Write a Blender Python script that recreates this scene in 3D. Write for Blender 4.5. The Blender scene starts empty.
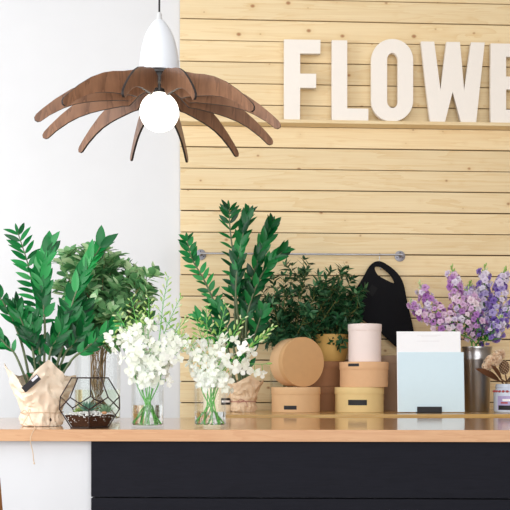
import bpy, math, random
from math import sin, cos, pi, radians, atan2, asin, sqrt
from mathutils import Vector, Matrix, Quaternion, noise

random.seed(11)
SC = bpy.context.scene
COL = SC.collection

# ------------------------------------------------------------------ camera
FPX = 912.0            # focal length in pixels of the 510 px frame
HOR = 382.0            # horizon row
YAW = math.atan(0.0528)
CY, SY = cos(YAW), sin(YAW)
CAM = Vector((0.0, -4.70, 1.10))

cam_data = bpy.data.cameras.new('camera')
cam = bpy.data.objects.new('camera', cam_data)
COL.objects.link(cam)
cam.location = CAM
cam.rotation_euler = (radians(90), 0, -YAW)
cam_data.sensor_width = 36.0
cam_data.lens = FPX / 510.0 * 36.0
cam_data.shift_y = (HOR - 255.0) / 510.0
cam_data.clip_start = 0.05
SC.camera = cam

# ------------------------------------------------------------------ world and light
world = bpy.data.worlds.new('World')
SC.world = world
world.use_nodes = True
bg = world.node_tree.nodes['Background']
bg.inputs[0].default_value = (0.93, 0.96, 1.0, 1)
bg.inputs[1].default_value = 0.46


def area(name, loc, target, sx, sy, power, color=(1, 1, 1)):
    d = bpy.data.lights.new(name, 'AREA')
    d.shape = 'RECTANGLE'
    d.size, d.size_y = sx, sy
    d.energy = power
    d.color = color
    o = bpy.data.objects.new(name, d)
    COL.objects.link(o)
    o.location = loc
    o.rotation_euler = (Vector(target) - Vector(loc)).to_track_quat('-Z', 'Y').to_euler()
    return o


area('window_light', (-3.1, -2.7, 1.7), (0.4, -0.7, 1.2), 2.6, 2.6, 92, (0.98, 0.99, 1.0))
area('front_fill_light', (0.0, -6.6, 1.8), (0.2, -0.5, 1.4), 4.8, 2.8, 182, (0.98, 0.99, 1.0))  # added soft fill behind the camera, brightens cards and blossoms

SC.view_settings.view_transform = 'Standard'
SC.view_settings.look = 'None'
SC.view_settings.gamma = 1
SC.view_settings.use_curve_mapping = False
SC.view_settings.exposure = 0.09


# ------------------------------------------------------------------ placing helpers
def ray(px, py):
    u, v = (px - 255.0) / FPX, (HOR - py) / FPX
    return Vector((SY + u * CY, CY - u * SY, v))


def P(px, py, Y):
    """Point of the plane Y = const seen at a photo position."""
    d = ray(px, py)
    return CAM + d * ((Y - CAM.y) / d.y)


def D(px, py, depth):
    return CAM + ray(px, py) * depth


def G(px, depth, z):
    p = CAM + ray(px, HOR) * depth
    return Vector((p.x, p.y, z))


ZC = 0.952             # top of the bar counter
ZS = 0.958             # top of the back counter


# ------------------------------------------------------------------ object helpers
def root_of(o):
    while o.parent:
        o = o.parent
    return o


def tag(o, label=None, cat=None, group=None, kind=None):
    if label: o['label'] = label
    if cat: o['category'] = cat
    if group: o['group'] = group
    if kind: o['kind'] = kind
    return o


def thing(name, loc, label, cat, group=None):
    o = bpy.data.objects.new(name, None)
    o.empty_display_size = 0.05
    COL.objects.link(o)
    o.location = loc
    return tag(o, label, cat, group)


class MB:
    """Collects shapes in world space; build() links them as one mesh object."""
    def __init__(self):
        self.v, self.f = [], []

    def add(self, vs, fs):
        b = len(self.v)
        self.v += [Vector(x) for x in vs]
        self.f += [tuple(i + b for i in f) for f in fs]

    def box(self, x0, x1, y0, y1, z0, z1, m=None):
        vs = [Vector((x, y, z)) for x in (x0, x1) for y in (y0, y1) for z in (z0, z1)]
        if m: vs = [m @ w for w in vs]
        self.add(vs, [(0, 1, 3, 2), (4, 6, 7, 5), (0, 4, 5, 1), (2, 3, 7, 6), (0, 2, 6, 4), (1, 5, 7, 3)])

    def lathe(self, prof, m, n=48, a0=0.0, a1=2 * pi):
        """prof: (r, z) list; closed loop of rings, caps where r = 0."""
        full = abs(a1 - a0 - 2 * pi) < 1e-6
        k = n if full else n + 1
        vs, fs, rings = [], [], []
        for r, z in prof:
            if r <= 1e-7:
                vs.append(m @ Vector((0, 0, z)))
                rings.append([len(vs) - 1] * k)
            else:
                st = len(vs)
                for i in range(k):
                    a = a0 + (a1 - a0) * i / n
                    vs.append(m @ Vector((r * cos(a), r * sin(a), z)))
                rings.append(list(range(st, st + k)))
        for A, B in zip(rings, rings[1:]):
            for i in range(n):
                j = (i + 1) % k
                q = [A[i], A[j], B[j], B[i]]
                q = [x for t, x in enumerate(q) if x not in q[:t]]
                if len(q) >= 3: fs.append(tuple(q))
        self.add(vs, fs)

    def tube(self, pts, radii, n=6, cap=True):
        pts = [Vector(p) for p in pts]
        if not isinstance(radii, (list, tuple)): radii = [radii] * len(pts)
        t0 = (pts[1] - pts[0]).normalized()
        nrm = t0.orthogonal().normalized()
        vs, fs = [], []
        for i, p in enumerate(pts):
            a = pts[max(0, i - 1)]
            b = pts[min(len(pts) - 1, i + 1)]
            t = (b - a).normalized()
            nrm = (nrm - t * nrm.dot(t)).normalized()
            bi = t.cross(nrm)
            for k in range(n):
                an = 2 * pi * k / n
                vs.append(p + (nrm * cos(an) + bi * sin(an)) * radii[i])
        for i in range(len(pts) - 1):
            for k in range(n):
                k2 = (k + 1) % n
                fs.append((i * n + k, i * n + k2, (i + 1) * n + k2, (i + 1) * n + k))
        if cap:
            fs.append(tuple(reversed(range(n))))
            fs.append(tuple(range((len(pts) - 1) * n, len(pts) * n)))
        self.add(vs, fs)

    def leaf(self, base, d, nrm, L, W, fold=0.25, curl=0.15, shape=0, seg=5):
        d = d.normalized()
        nrm = (nrm - d * nrm.dot(d))
        nrm = nrm.normalized() if nrm.length > 1e-4 else d.orthogonal().normalized()
        s = d.cross(nrm)
        vs, fs = [], []
        for i in range(seg + 1):
            t = i / seg
            if shape == 0:      # ovate, pointed
                w = max(0.03, sin(pi * t ** 0.85) ** 0.8) if t < 1 else 0.0
            elif shape == 1:    # obovate, round tip
                w = max(0.06, sin(pi * min(t, 0.985) ** 1.5) ** 0.75)
            else:               # narrow lance
                w = max(0.04, sin(pi * t ** 0.75)) if t < 1 else 0.0
            w *= W * 0.5
            c = base + d * (L * t) - nrm * (curl * L * t * t)
            vs += [c - s * w + nrm * fold * w, c, c + s * w + nrm * fold * w]
        for i in range(seg):
            a = i * 3
            fs += [(a, a + 1, a + 4, a + 3), (a + 1, a + 2, a + 5, a + 4)]
        self.add(vs, fs)

    def blob(self, c, r, sx=1, sy=1, sz=1, m=None, n=8, k=5):
        prof = [(sin(pi * i / k), -cos(pi * i / k)) for i in range(k + 1)]
        prof[0] = (0, -1); prof[-1] = (0, 1)
        M = Matrix.Translation(c) @ (m or Matrix.Identity(4)) @ Matrix.Diagonal((r * sx, r * sy, r * sz, 1))
        self.lathe(prof, M, n)

    def build(self, name, mat, parent=None, smooth=True, sharp=35, bevel=0):
        me = bpy.data.meshes.new(name)
        off = root_of(parent).location if parent else Vector((0, 0, 0))
        me.from_pydata([tuple(v - off) for v in self.v], [], self.f)
        me.update()
        if smooth:
            me.shade_smooth()
            me.set_sharp_from_angle(angle=radians(sharp))
        if mat: me.materials.append(mat)
        return link(name, me, parent, bevel)


def link(name, me, parent=None, bevel=0):
    o = bpy.data.objects.new(name, me)
    COL.objects.link(o)
    if parent: o.parent = parent
    if bevel:
        b = o.modifiers.new('bevel', 'BEVEL')
        b.width = bevel
        b.segments = 2
        b.limit_method = 'ANGLE'
    return o


def lone(mb, name, mat, base, label, cat, group=None, smooth=True, bevel=0, sharp=35):
    """A thing that is one mesh, with its origin at its base."""
    mb.v = [v - base for v in mb.v]
    o = mb.build(name, mat, None, smooth, sharp, bevel)
    o.location = base
    return tag(o, label, cat, group)


def outline_mesh(name, loops, depth, bevel=0.0):
    """Filled outline (local x, z) with real thickness along y."""
    cu = bpy.data.curves.new(name, 'CURVE')
    cu.dimensions = '2D'
    cu.fill_mode = 'BOTH'
    cu.extrude = depth / 2 - bevel
    cu.bevel_depth = bevel
    cu.bevel_resolution = 1
    cu.offset = -bevel
    for lp in loops:
        sp = cu.splines.new('POLY')
        sp.points.add(len(lp) - 1)
        for q, (x, y) in zip(sp.points, lp):
            q.co = (x, y, 0, 1)
        sp.use_cyclic_u = True
    t = bpy.data.objects.new(name, cu)
    COL.objects.link(t)
    bpy.context.view_layer.update()
    me = bpy.data.meshes.new_from_object(t.evaluated_get(bpy.context.evaluated_depsgraph_get()))
    bpy.data.objects.remove(t)
    bpy.data.curves.remove(cu)
    me.transform(Matrix.Rotation(pi / 2, 4, 'X'))
    me.name = name
    return me


def spline(pts, n=16):
    """Catmull-Rom through the points."""
    pts = [Vector(p) for p in pts]
    q = [pts[0] * 2 - pts[1]] + pts + [pts[-1] * 2 - pts[-2]]
    out = []
    segs = len(pts) - 1
    for k in range(n + 1):
        g = k / n * segs
        i = min(int(g), segs - 1)
        t = g - i
        p0, p1, p2, p3 = q[i:i + 4]
        out.append(0.5 * ((2 * p1) + (p2 - p0) * t + (2 * p0 - 5 * p1 + 4 * p2 - p3) * t * t + (3 * p1 - p0 - 3 * p2 + p3) * t ** 3))
    return out


def at_t(c, t):
    g = max(0.0, min(0.9999, t)) * (len(c) - 1)
    i = int(g)
    return c[i].lerp(c[i + 1], g - i), (c[i + 1] - c[i]).normalized()


def T(v):
    return Matrix.Translation(Vector(v))


def rvec():
    while True:
        v = Vector((random.uniform(-1, 1), random.uniform(-1, 1), random.uniform(-1, 1)))
        if 0.05 < v.length < 1: return v.normalized()


# ------------------------------------------------------------------ materials
def lin(c):
    return tuple(((x / 255) / 12.92 if x / 255 <= 0.04045 else ((x / 255 + 0.055) / 1.055) ** 2.4) for x in c) + (1.0,)


def new_mat(name):
    m = bpy.data.materials.new(name)
    m.use_nodes = True
    nt = m.node_tree
    return m, nt, nt.nodes['Principled BSDF']


def plain(name, c, rough=0.6, metal=0.0, spec=0.5, noise=0.05, scale=60, bump=0.0):
    m, nt, b = new_mat(name)
    N, Lk = nt.nodes, nt.links
    tc = N.new('ShaderNodeTexCoord')
    nz = N.new('ShaderNodeTexNoise')
    nz.inputs['Scale'].default_value = scale
    nz.inputs['Detail'].default_value = 4
    Lk.new(tc.outputs['Object'], nz.inputs['Vector'])
    r = N.new('ShaderNodeValToRGB')
    a = lin(c)
    r.color_ramp.elements[0].position = 0.3
    r.color_ramp.elements[1].position = 0.7
    r.color_ramp.elements[0].color = tuple(x * (1 - noise) for x in a[:3]) + (1,)
    r.color_ramp.elements[1].color = tuple(min(1, x * (1 + noise)) for x in a[:3]) + (1,)
    Lk.new(nz.outputs['Fac'], r.inputs['Fac'])
    Lk.new(r.outputs['Color'], b.inputs['Base Color'])
    b.inputs['Roughness'].default_value = rough
    b.inputs['Metallic'].default_value = metal
    b.inputs['Specular IOR Level'].default_value = spec
    if bump:
        bp = N.new('ShaderNodeBump')
        bp.inputs['Strength'].default_value = bump
        bp.inputs['Distance'].default_value = 0.002
        Lk.new(nz.outputs['Fac'], bp.inputs['Height'])
        Lk.new(bp.outputs['Normal'], b.inputs['Normal'])
    return m


def leafy(name, stops, rough=0.35, spec=0.5, trans=0.25):
    """Leaf colour that differs from leaf to leaf."""
    m, nt, b = new_mat(name)
    N, Lk = nt.nodes, nt.links
    g = N.new('ShaderNodeNewGeometry')
    r = N.new('ShaderNodeValToRGB')
    while len(r.color_ramp.elements) < len(stops): r.color_ramp.elements.new(0.5)
    for e, (p, c) in zip(r.color_ramp.elements, stops):
        e.position = p
        e.color = lin(c)
    Lk.new(g.outputs['Random Per Island'], r.inputs['Fac'])
    Lk.new(r.outputs['Color'], b.inputs['Base Color'])
    b.inputs['Roughness'].default_value = rough
    b.inputs['Specular IOR Level'].default_value = spec
    if trans:
        t = N.new('ShaderNodeBsdfTranslucent')
        hs = N.new('ShaderNodeHueSaturation')
        hs.inputs['Value'].default_value = 1.3
        Lk.new(r.outputs['Color'], hs.inputs['Color'])
        Lk.new(hs.outputs['Color'], t.inputs['Color'])
        mx = N.new('ShaderNodeMixShader')
        mx.inputs[0].default_value = trans
        Lk.new(b.outputs[0], mx.inputs[1])
        Lk.new(t.outputs[0], mx.inputs[2])
        Lk.new(mx.outputs[0], N['Material Output'].inputs['Surface'])
    return m


def petal_mat(name, stops, trans=0.3):
    """Flower colour that differs from blossom to blossom."""
    m, nt, b = new_mat(name)
    N, Lk = nt.nodes, nt.links
    g = N.new('ShaderNodeObjectInfo')
    r = N.new('ShaderNodeValToRGB')
    while len(r.color_ramp.elements) < len(stops): r.color_ramp.elements.new(0.5)
    for e, (p, c) in zip(r.color_ramp.elements, stops):
        e.position = p
        e.color = lin(c)
    Lk.new(g.outputs['Random'], r.inputs['Fac'])
    Lk.new(r.outputs['Color'], b.inputs['Base Color'])
    b.inputs['Roughness'].default_value = 0.7
    b.inputs['Specular IOR Level'].default_value = 0.2
    t = N.new('ShaderNodeBsdfTranslucent')
    Lk.new(r.outputs['Color'], t.inputs['Color'])
    mx = N.new('ShaderNodeMixShader')
    mx.inputs[0].default_value = trans
    Lk.new(b.outputs[0], mx.inputs[1])
    Lk.new(t.outputs[0], mx.inputs[2])
    Lk.new(mx.outputs[0], N['Material Output'].inputs['Surface'])
    return m


def wood(name, light, dark, *, bumpy=0.06, **kw):
    return wood_(name, light, dark, bumpy, **kw)


def wood_(name, light, dark, bumpy, knot=None, stretch=(1.2, 18, 18), rough=0.55, spec=0.35, island=True, fine=0.35, coat=0.0, var=0.12, coords='Object', knot_scale=5.5, ringw=0.38):
    """Grain along local x, own offset for every board."""
    m, nt, b = new_mat(name)
    N, Lk = nt.nodes, nt.links

    def math_(op, a, bb):
        n = N.new('ShaderNodeMath')
        n.operation = op
        for i, q in enumerate((a, bb)):
            if q is None: continue
            if isinstance(q, (int, float)): n.inputs[i].default_value = q
            else: Lk.new(q, n.inputs[i])
        return n.outputs[0]

    def mix(f, a, c, mode='MIX'):
        n = N.new('ShaderNodeMix')
        n.data_type = 'RGBA'
        n.blend_type = mode
        for s, q in ((0, f), (6, a), (7, c)):
            if isinstance(q, (int, float, tuple)): n.inputs[s].default_value = q
            else: Lk.new(q, n.inputs[s])
        return n.outputs[2]
    tc = N.new('ShaderNodeTexCoord')
    vec = tc.outputs[coords]
    geo = N.new('ShaderNodeNewGeometry')
    rnd = geo.outputs['Random Per Island']
    if island:
        ofs = N.new('ShaderNodeCombineXYZ')
        Lk.new(math_('MULTIPLY', rnd, 37.0), ofs.inputs[0])
        Lk.new(math_('MULTIPLY', rnd, 11.0), ofs.inputs[1])
        add = N.new('ShaderNodeVectorMath')
        Lk.new(vec, add.inputs[0])
        Lk.new(ofs.outputs[0], add.inputs[1])
        vec = add.outputs[0]
    mp = N.new('ShaderNodeMapping')
    mp.inputs['Scale'].default_value = stretch
    Lk.new(vec, mp.inputs['Vector'])
    n1 = N.new('ShaderNodeTexNoise')
    n1.inputs['Scale'].default_value = 1.0
    n1.inputs['Detail'].default_value = 5
    n1.inputs['Distortion'].default_value = 0.6
    Lk.new(mp.outputs[0], n1.inputs['Vector'])
    # growth rings: contour lines of a slow noise
    ring = math_('FRACT', math_('MULTIPLY', n1.outputs['Fac'], 7.0), None)
    ring = math_('POWER', ring, 2.5)
    mp2 = N.new('ShaderNodeMapping')
    mp2.inputs['Scale'].default_value = (stretch[0] * 3, stretch[1] * 9, stretch[2] * 9)
    Lk.new(vec, mp2.inputs['Vector'])
    n2 = N.new('ShaderNodeTexNoise')
    n2.inputs['Scale'].default_value = 1.0
    n2.inputs['Detail'].default_value = 3
    Lk.new(mp2.outputs[0], n2.inputs['Vector'])
    fac = math_('ADD', math_('MULTIPLY', ring, ringw), math_('MULTIPLY', math_('SUBTRACT', n2.outputs['Fac'], 0.35), fine * 2))
    c = mix(fac, lin(light), lin(dark))
    if island:
        hs = N.new('ShaderNodeHueSaturation')
        Lk.new(c, hs.inputs['Color'])
        Lk.new(math_('ADD', math_('MULTIPLY', rnd, var), 1 - var / 2), hs.inputs['Value'])
        c = hs.outputs['Color']
    if knot:
        sx = N.new('ShaderNodeSeparateXYZ')
        Lk.new(vec, sx.inputs[0])
        cx = N.new('ShaderNodeCombineXYZ')
        Lk.new(sx.outputs[0], cx.inputs[0])
        Lk.new(math_('MULTIPLY', sx.outputs[2], 1.3), cx.inputs[1])
        mp3 = N.new('ShaderNodeMapping')
        mp3.inputs['Scale'].default_value = (knot_scale, knot_scale, 1)
        Lk.new(cx.outputs[0], mp3.inputs['Vector'])
        vo = N.new('ShaderNodeTexVoronoi')
        vo.voronoi_dimensions = '2D'
        vo.inputs['Scale'].default_value = 1.0
        Lk.new(mp3.outputs[0], vo.inputs['Vector'])
        sep = N.new('ShaderNodeSeparateColor')
        Lk.new(vo.outputs['Color'], sep.inputs[0])
        rad = math_('SUBTRACT', math_('MULTIPLY', math_('POWER', sep.outputs[0], 1.8), 0.08), 0.012)
        edge = N.new('ShaderNodeMapRange')
        Lk.new(math_('SUBTRACT', vo.outputs['Distance'], rad), edge.inputs['Value'])
        edge.inputs['From Min'].default_value = 0.02
        edge.inputs['From Max'].default_value = -0.03
        halo = N.new('ShaderNodeMapRange')
        Lk.new(math_('SUBTRACT', vo.outputs['Distance'], rad), halo.inputs['Value'])
        halo.inputs['From Min'].default_value = 0.16
        halo.inputs['From Max'].default_value = 0.0
        c = mix(math_('MULTIPLY', halo.outputs[0], 0.25), c, lin(dark))
        c = mix(math_('MULTIPLY', edge.outputs[0], 0.75), c, lin(knot))
    Lk.new(c, b.inputs['Base Color'])
    b.inputs['Roughness'].default_value = rough
    b.inputs['Specular IOR Level'].default_value = spec
    b.inputs['Coat Weight'].default_value = coat
    b.inputs['Coat Roughness'].default_value = 0.08
    bp = N.new('ShaderNodeBump')
    bp.inputs['Strength'].default_value = bumpy
    bp.inputs['Distance'].default_value = 0.002
    Lk.new(n2.outputs['Fac'], bp.inputs['Height'])
    Lk.new(bp.outputs['Normal'], b.inputs['Normal'])
    return m


def glass(name, ior=1.45, color=(1, 1, 1, 1), rough=0.0):
    m, nt, b = new_mat(name)
    b.inputs['Base Color'].default_value = color
    b.inputs['Roughness'].default_value = rough
    b.inputs['IOR'].default_value = ior
    b.inputs['Transmission Weight'].default_value = 1.0
    return m


def pane(name, tint=(0.97, 0.985, 0.98, 1), gloss=0.06):
    """Thin clear sheet."""
    m, nt, b = new_mat(name)
    N, Lk = nt.nodes, nt.links
    tr = N.new('ShaderNodeBsdfTransparent')
    tr.inputs[0].default_value = tint
    gl = N.new('ShaderNodeBsdfGlossy')
    gl.inputs['Roughness'].default_value = 0.02
    lw = N.new('ShaderNodeLayerWeight')
    lw.inputs['Blend'].default_value = 0.5
    fr = N.new('ShaderNodeMapRange')
    fr.inputs['From Min'].default_value = 0.3
    fr.inputs['To Min'].default_value = 0.015
    fr.inputs['To Max'].default_value = 0.22
    Lk.new(lw.outputs['Facing'], fr.inputs['Value'])
    mx = N.new('ShaderNodeMixShader')
    Lk.new(fr.outputs[0], mx.inputs[0])
    Lk.new(tr.outputs[0], mx.inputs[1])
    Lk.new(gl.outputs[0], mx.inputs[2])
    Lk.new(mx.outputs[0], N['Material Output'].inputs['Surface'])
    return m


def glow(name, c, strength):
    m, nt, b = new_mat(name)
    b.inputs['Base Color'].default_value = lin(c)
    b.inputs['Emission Color'].default_value = lin(c)
    b.inputs['Emission Strength'].default_value = strength
    return m


M_WHITE = plain('white_paint', (223, 223, 224), 0.7, spec=0.2, noise=0.008, scale=8)
M_PANEL = plain('white_counter_paint', (206, 206, 208), 0.6, spec=0.2, noise=0.01, scale=10)
M_SIDE = plain('side_plaster', (176, 164, 152), 0.8, spec=0.2)
M_FLOOR = plain('floor_concrete', (128, 126, 124), 0.5, noise=0.12, scale=5)
M_PINE = wood('pine_boards', (239, 217, 175), (219, 183, 126), knot=(150, 88, 48), stretch=(0.9, 14, 14), spec=0.25)
M_LEDGE = wood('pine_ledge', (239, 217, 175), (219, 183, 126), stretch=(0.9, 14, 14), spec=0.25)
M_BACKING = plain('wall_backing', (70, 50, 32), 0.9, spec=0.1)
M_OAK = wood('counter_wood', (208, 158, 108), (188, 136, 88), stretch=(1.2, 16, 16), rough=0.2, spec=0.6, coat=0.6, bumpy=0.0)
M_OAKEDGE = wood('counter_edge_wood', (204, 160, 122), (184, 134, 96), stretch=(1.2, 16, 16), rough=0.6, spec=0.3, bumpy=0.0)
M_SHELFW = wood('back_counter_wood', (214, 172, 104), (184, 136, 70), stretch=(1.2, 16, 16), rough=0.22, spec=0.5, coat=0.4, bumpy=0.0)
M_BLACKW = wood('black_stained_wood', (27, 27, 34), (20, 20, 26), stretch=(1.5, 22, 22), rough=0.75, spec=0.12, fine=0.5)
M_WALNUT = wood('walnut_ply', (152, 110, 82), (88, 58, 42), stretch=(15, 15, 2.4), rough=0.38, spec=0.45, fine=0.4, island=False, ringw=0.5)
M_PLYEDGE = plain('dark_edge', (34, 24, 20), 0.6)
M_LAMPWHITE = plain('white_enamel', (226, 229, 234), 0.45, noise=0.004)
M_CORD = plain('black_cord', (28, 26, 28), 0.7)
M_SOCKET = plain('gunmetal_socket', (70, 66, 64), 0.35, metal=0.8)
M_CLEARPLUG = plain('pale_plastic', (205, 205, 205), 0.3)
M_BULB = glow('lit_bulb', (255, 250, 236), 2.2)
M_CREAM = plain('cream_letter_paint', (246, 238, 228), 0.6, spec=0.2, noise=0.006)
M_STEEL = plain('brushed_steel', (178, 178, 184), 0.3, metal=1.0)
M_FLANGE = plain('matte_steel', (168, 168, 178), 0.5, metal=0.7)
M_BUCKET = plain('zinc_bucket', (168, 166, 166), 0.32, metal=1.0, noise=0.06, scale=12)
M_BLACK = plain('black_felt', (22, 22, 25), 0.9, spec=0.15)
M_BLACKLABEL = plain('black_label', (26, 25, 30), 0.6)
M_PATCH = plain('dark_patch', (17, 17, 19), 0.95)
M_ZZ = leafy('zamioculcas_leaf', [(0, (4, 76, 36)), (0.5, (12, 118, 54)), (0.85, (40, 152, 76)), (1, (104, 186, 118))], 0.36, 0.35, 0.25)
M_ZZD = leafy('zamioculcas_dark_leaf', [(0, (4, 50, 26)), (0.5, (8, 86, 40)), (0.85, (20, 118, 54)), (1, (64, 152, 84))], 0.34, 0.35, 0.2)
M_ZZSTEM = plain('zamioculcas_stem', (92, 104, 70), 0.5, noise=0.2)
M_PITTO = leafy('pittosporum_leaf', [(0, (66, 118, 76)), (0.4, (110, 166, 110)), (0.75, (162, 206, 148)), (1, (214, 236, 194))], 0.4, 0.4, 0.35)
M_RUSCUS = leafy('ruscus_leaf', [(0, (24, 66, 40)), (0.6, (46, 98, 60)), (1, (104, 146, 100))], 0.4, 0.35, 0.18)
M_TWIG = plain('brown_twig', (140, 114, 78), 0.8, noise=0.2)
M_GTWIG = plain('olive_twig', (120, 116, 60), 0.7, noise=0.2)
M_FSTEM = plain('fresh_green_stem', (92, 172, 70), 0.45, noise=0.15)
M_BUD = petal_mat('green_bud', [(0, (156, 196, 100)), (0.5, (190, 216, 136)), (1, (228, 236, 190))], 0.3)
M_WPETAL = petal_mat('white_petal', [(0, (248, 250, 238)), (1, (254, 254, 250))], 0.4)
M_LILAC = petal_mat('lilac_petal', [(0, (176, 112, 190)), (0.45, (208, 160, 214)), (0.75, (236, 208, 230)), (1, (250, 240, 240))])
M_LAVENDER = petal_mat('lavender_petal', [(0, (132, 102, 186)), (0.45, (168, 146, 212)), (0.75, (210, 198, 232)), (1, (244, 240, 246))])
M_PALE = petal_mat('pale_lilac_petal', [(0, (220, 204, 232)), (1, (248, 242, 248))])
M_DGREEN = leafy('flower_foliage', [(0, (40, 74, 36)), (1, (92, 130, 66))], 0.5, 0.3, 0.2)
M_PAPER = plain('kraft_wrap_paper', (236, 218, 196), 0.75, spec=0.2, noise=0.05, scale=25, bump=0.1)
M_PAPER2 = plain('tan_wrap_paper', (224, 198, 168), 0.75, spec=0.2, noise=0.06, scale=25, bump=0.2)
M_POT = plain('nursery_pot', (60, 48, 40), 0.7)
M_SOIL = plain('dark_soil', (66, 42, 30), 0.95, spec=0.1, noise=0.4, scale=160, bump=0.8)
M_GRAVEL = leafy('white_gravel', [(0, (206, 200, 192)), (1, (246, 244, 240))], 0.8, 0.2, 0)
M_PEB = plain('tan_pebble', (190, 140, 100), 0.7)
M_TWINE = plain('jute_twine', (206, 178, 146), 0.9)
M_PTWINE = plain('pink_twine', (176, 120, 112), 0.9)
M_COPPER = plain('dark_solder_frame', (62, 48, 46), 0.4, metal=0.6)
M_SUCC = leafy('blue_green_succulent', [(0, (46, 92, 78)), (1, (110, 150, 124))], 0.5, 0.3, 0.1)
M_SUCC2 = leafy('pale_green_succulent', [(0, (80, 122, 92)), (1, (160, 190, 150))], 0.5, 0.3, 0.1)
M_MOSS = leafy('moss', [(0, (110, 140, 70)), (1, (150, 176, 96))], 0.8, 0.2, 0.1)
M_KRAFT = plain('kraft_board', (222, 182, 138), 0.7, spec=0.2, noise=0.02, scale=30)
M_KRAFTD = plain('kraft_board_lid_face', (208, 164, 116), 0.7, spec=0.2, noise=0.02, scale=30)
M_YBOX = plain('straw_board', (230, 202, 144), 0.7, spec=0.2, noise=0.02, scale=30)
M_TBOX = plain('peach_board', (222, 178, 136), 0.7, spec=0.2, noise=0.02, scale=30)
M_PBOX = plain('blush_board', (238, 222, 216), 0.7, spec=0.2, noise=0.01, scale=30)
M_BBOX = plain('brown_board', (156, 110, 76), 0.7, spec=0.2, noise=0.02, scale=30)
M_GBOX = plain('taupe_board', (170, 142, 118), 0.7, spec=0.2, noise=0.02, scale=30)
M_CBOX = plain('cream_board', (240, 226, 200), 0.7, spec=0.2, noise=0.02, scale=30)
M_GOLD = plain('straw_pot', (206, 164, 92), 0.6, spec=0.3, noise=0.03, scale=20)
M_SHEET = plain('white_card', (248, 248, 250), 0.7, spec=0.2, noise=0.004)
M_BLUE = plain('pale_blue_card', (216, 236, 245), 0.7, spec=0.2, noise=0.006)
M_FAINT = plain('faint_print', (232, 230, 232), 0.7)
M_GLASS = glass('clear_glass', 1.45)
M_WATER = glass('vase_water', 1.33, (0.99, 1, 0.99, 1))
M_GWATER = glass('greenish_water', 1.33, (0.9, 0.95, 0.82, 1))
M_PANE = pane('terrarium_glass')
M_VASE = pane('vase_glass', (0.985, 0.992, 0.99, 1))
M_JARGLASS = plain('milky_jar', (206, 216, 232), 0.15, spec=0.5, noise=0.02)
M_LABELP = plain('lilac_label', (176, 164, 206), 0.6)
M_RED = plain('red_print', (176, 78, 78), 0.6)
M_DRIED = petal_mat('dried_cream_flower', [(0, (232, 200, 166)), (1, (250, 234, 212))])
M_DLEAF = leafy('dried_leaf', [(0, (92, 58, 38)), (1, (132, 88, 58))], 0.6, 0.3, 0.1)
M_DSEED = plain('pale_seed', (206, 178, 146), 0.7)
M_POD = plain('seed_pod', (108, 78, 52), 0.8, noise=0.4, scale=300, bump=0.8)
M_CHAIR = wood('chair_wood', (168, 112, 62), (116, 70, 36), stretch=(16, 16, 1.5), rough=0.45, island=False)
M_WSTRIP = plain('white_glare_strip', (214, 214, 224), 0.3)

# ------------------------------------------------------------------ setting
XL = P(180, 232, 0).x                    # left end of the pine cladding
GAP0 = P(180, 232, 0).z                  # one joint between boards
PITCH = (P(180, 18.4, 0).z - GAP0) / 10.0

m = MB(); m.box(-3.2, 3.4, 0.03, 0.15, 0, 3.6)
tag(m.build('wall_back', M_WHITE, None, False), 'plain white wall behind the left half of the bar', kind='structure')
m = MB(); m.box(-3.2, 3.4, -7.5, 0.15, -0.1, 0)
tag(m.build('floor', M_FLOOR, None, False), 'grey concrete floor', kind='structure')
m = MB(); m.box(3.4, 3.5, -7.5, 0.15, 0, 3.6)
tag(m.build('wall_right', M_SIDE, None, False), 'dim plastered wall right of the bar', kind='structure')
m = MB(); m.box(-3.2, 3.5, -7.5, 0.15, 3.6, 3.7)
tag(m.build('ceiling', M_WHITE, None, False), 'white ceiling', kind='structure')
m = MB(); m.box(XL + 0.006, 3.0, 0.016, 0.0295, 0.0, 3.55)
tag(m.build('wall_batten', M_BACKING, None, False), 'dark battens in the joints behind the pine boards', kind='structure')
m = MB()
k0 = -int(GAP0 / PITCH)
for k in range(k0, 20):
    z0 = GAP0 + k * PITCH
    if z0 > 3.5: break
    g = 0.0022 + 0.0022 * random.random()
    x = XL + random.uniform(-0.0015, 0.0015)
    m.box(x, 3.0, 0.0 + random.uniform(-0.001, 0.001), 0.0185, z0 + g, z0 + PITCH - 0.002)
tag(m.build('wall_pine_boards', M_PINE, None, False, bevel=0.0012), 'horizontal pine boards cladding the wall behind the letters', kind='structure')

# bar counter: its front edge runs a hair askew to the wall
pa, pb = CAM + ray(0, 429.4) * ((ZC - CAM.z) / ray(0, 429.4).z), CAM + ray(510, 430.2) * ((ZC - CAM.z) / ray(510, 430.2).z)
ex = (pb - pa).normalized()
ey = Vector((-ex.y, ex.x, 0))
FRM = Matrix(((ex.x, ey.x, 0, pa.x), (ex.y, ey.y, 0, pa.y), (0, 0, 1, 0), (0, 0, 0, 1)))   # x along the front edge, y to the wall
TH = 0.0368
cl = thing('countertop', FRM @ Vector((0.8, 0.45, ZC - TH)), 'long oiled wooden countertop of the front bar', 'countertop')
m = MB(); m.box(-0.5, 2.1, 0, 0.006, ZC - TH, ZC - 0.0002, FRM)
m.build('front_edge', M_OAKEDGE, cl, False, bevel=0.0015)
m = MB(); m.box(-0.5, 2.1, 0.0055, 0.93, ZC - TH, ZC, FRM)
m.build('top', M_OAK, cl, False, bevel=0.0008)
XB = 91 * 2.82 / FPX + 0.002
bs = thing('bar_counter', FRM @ Vector((0.8, 0.45, 0)), 'bar counter faced with black boards and a white end panel', 'counter')
m = MB(); m.box(-0.45, 2.08, 0.045, 0.88, 0.0, ZC - TH - 0.0003, FRM)
m.build('body', M_PANEL, bs, False)
zz = ZC - TH - 0.001
hh = 57.4 * 2.815 / FPX
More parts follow.
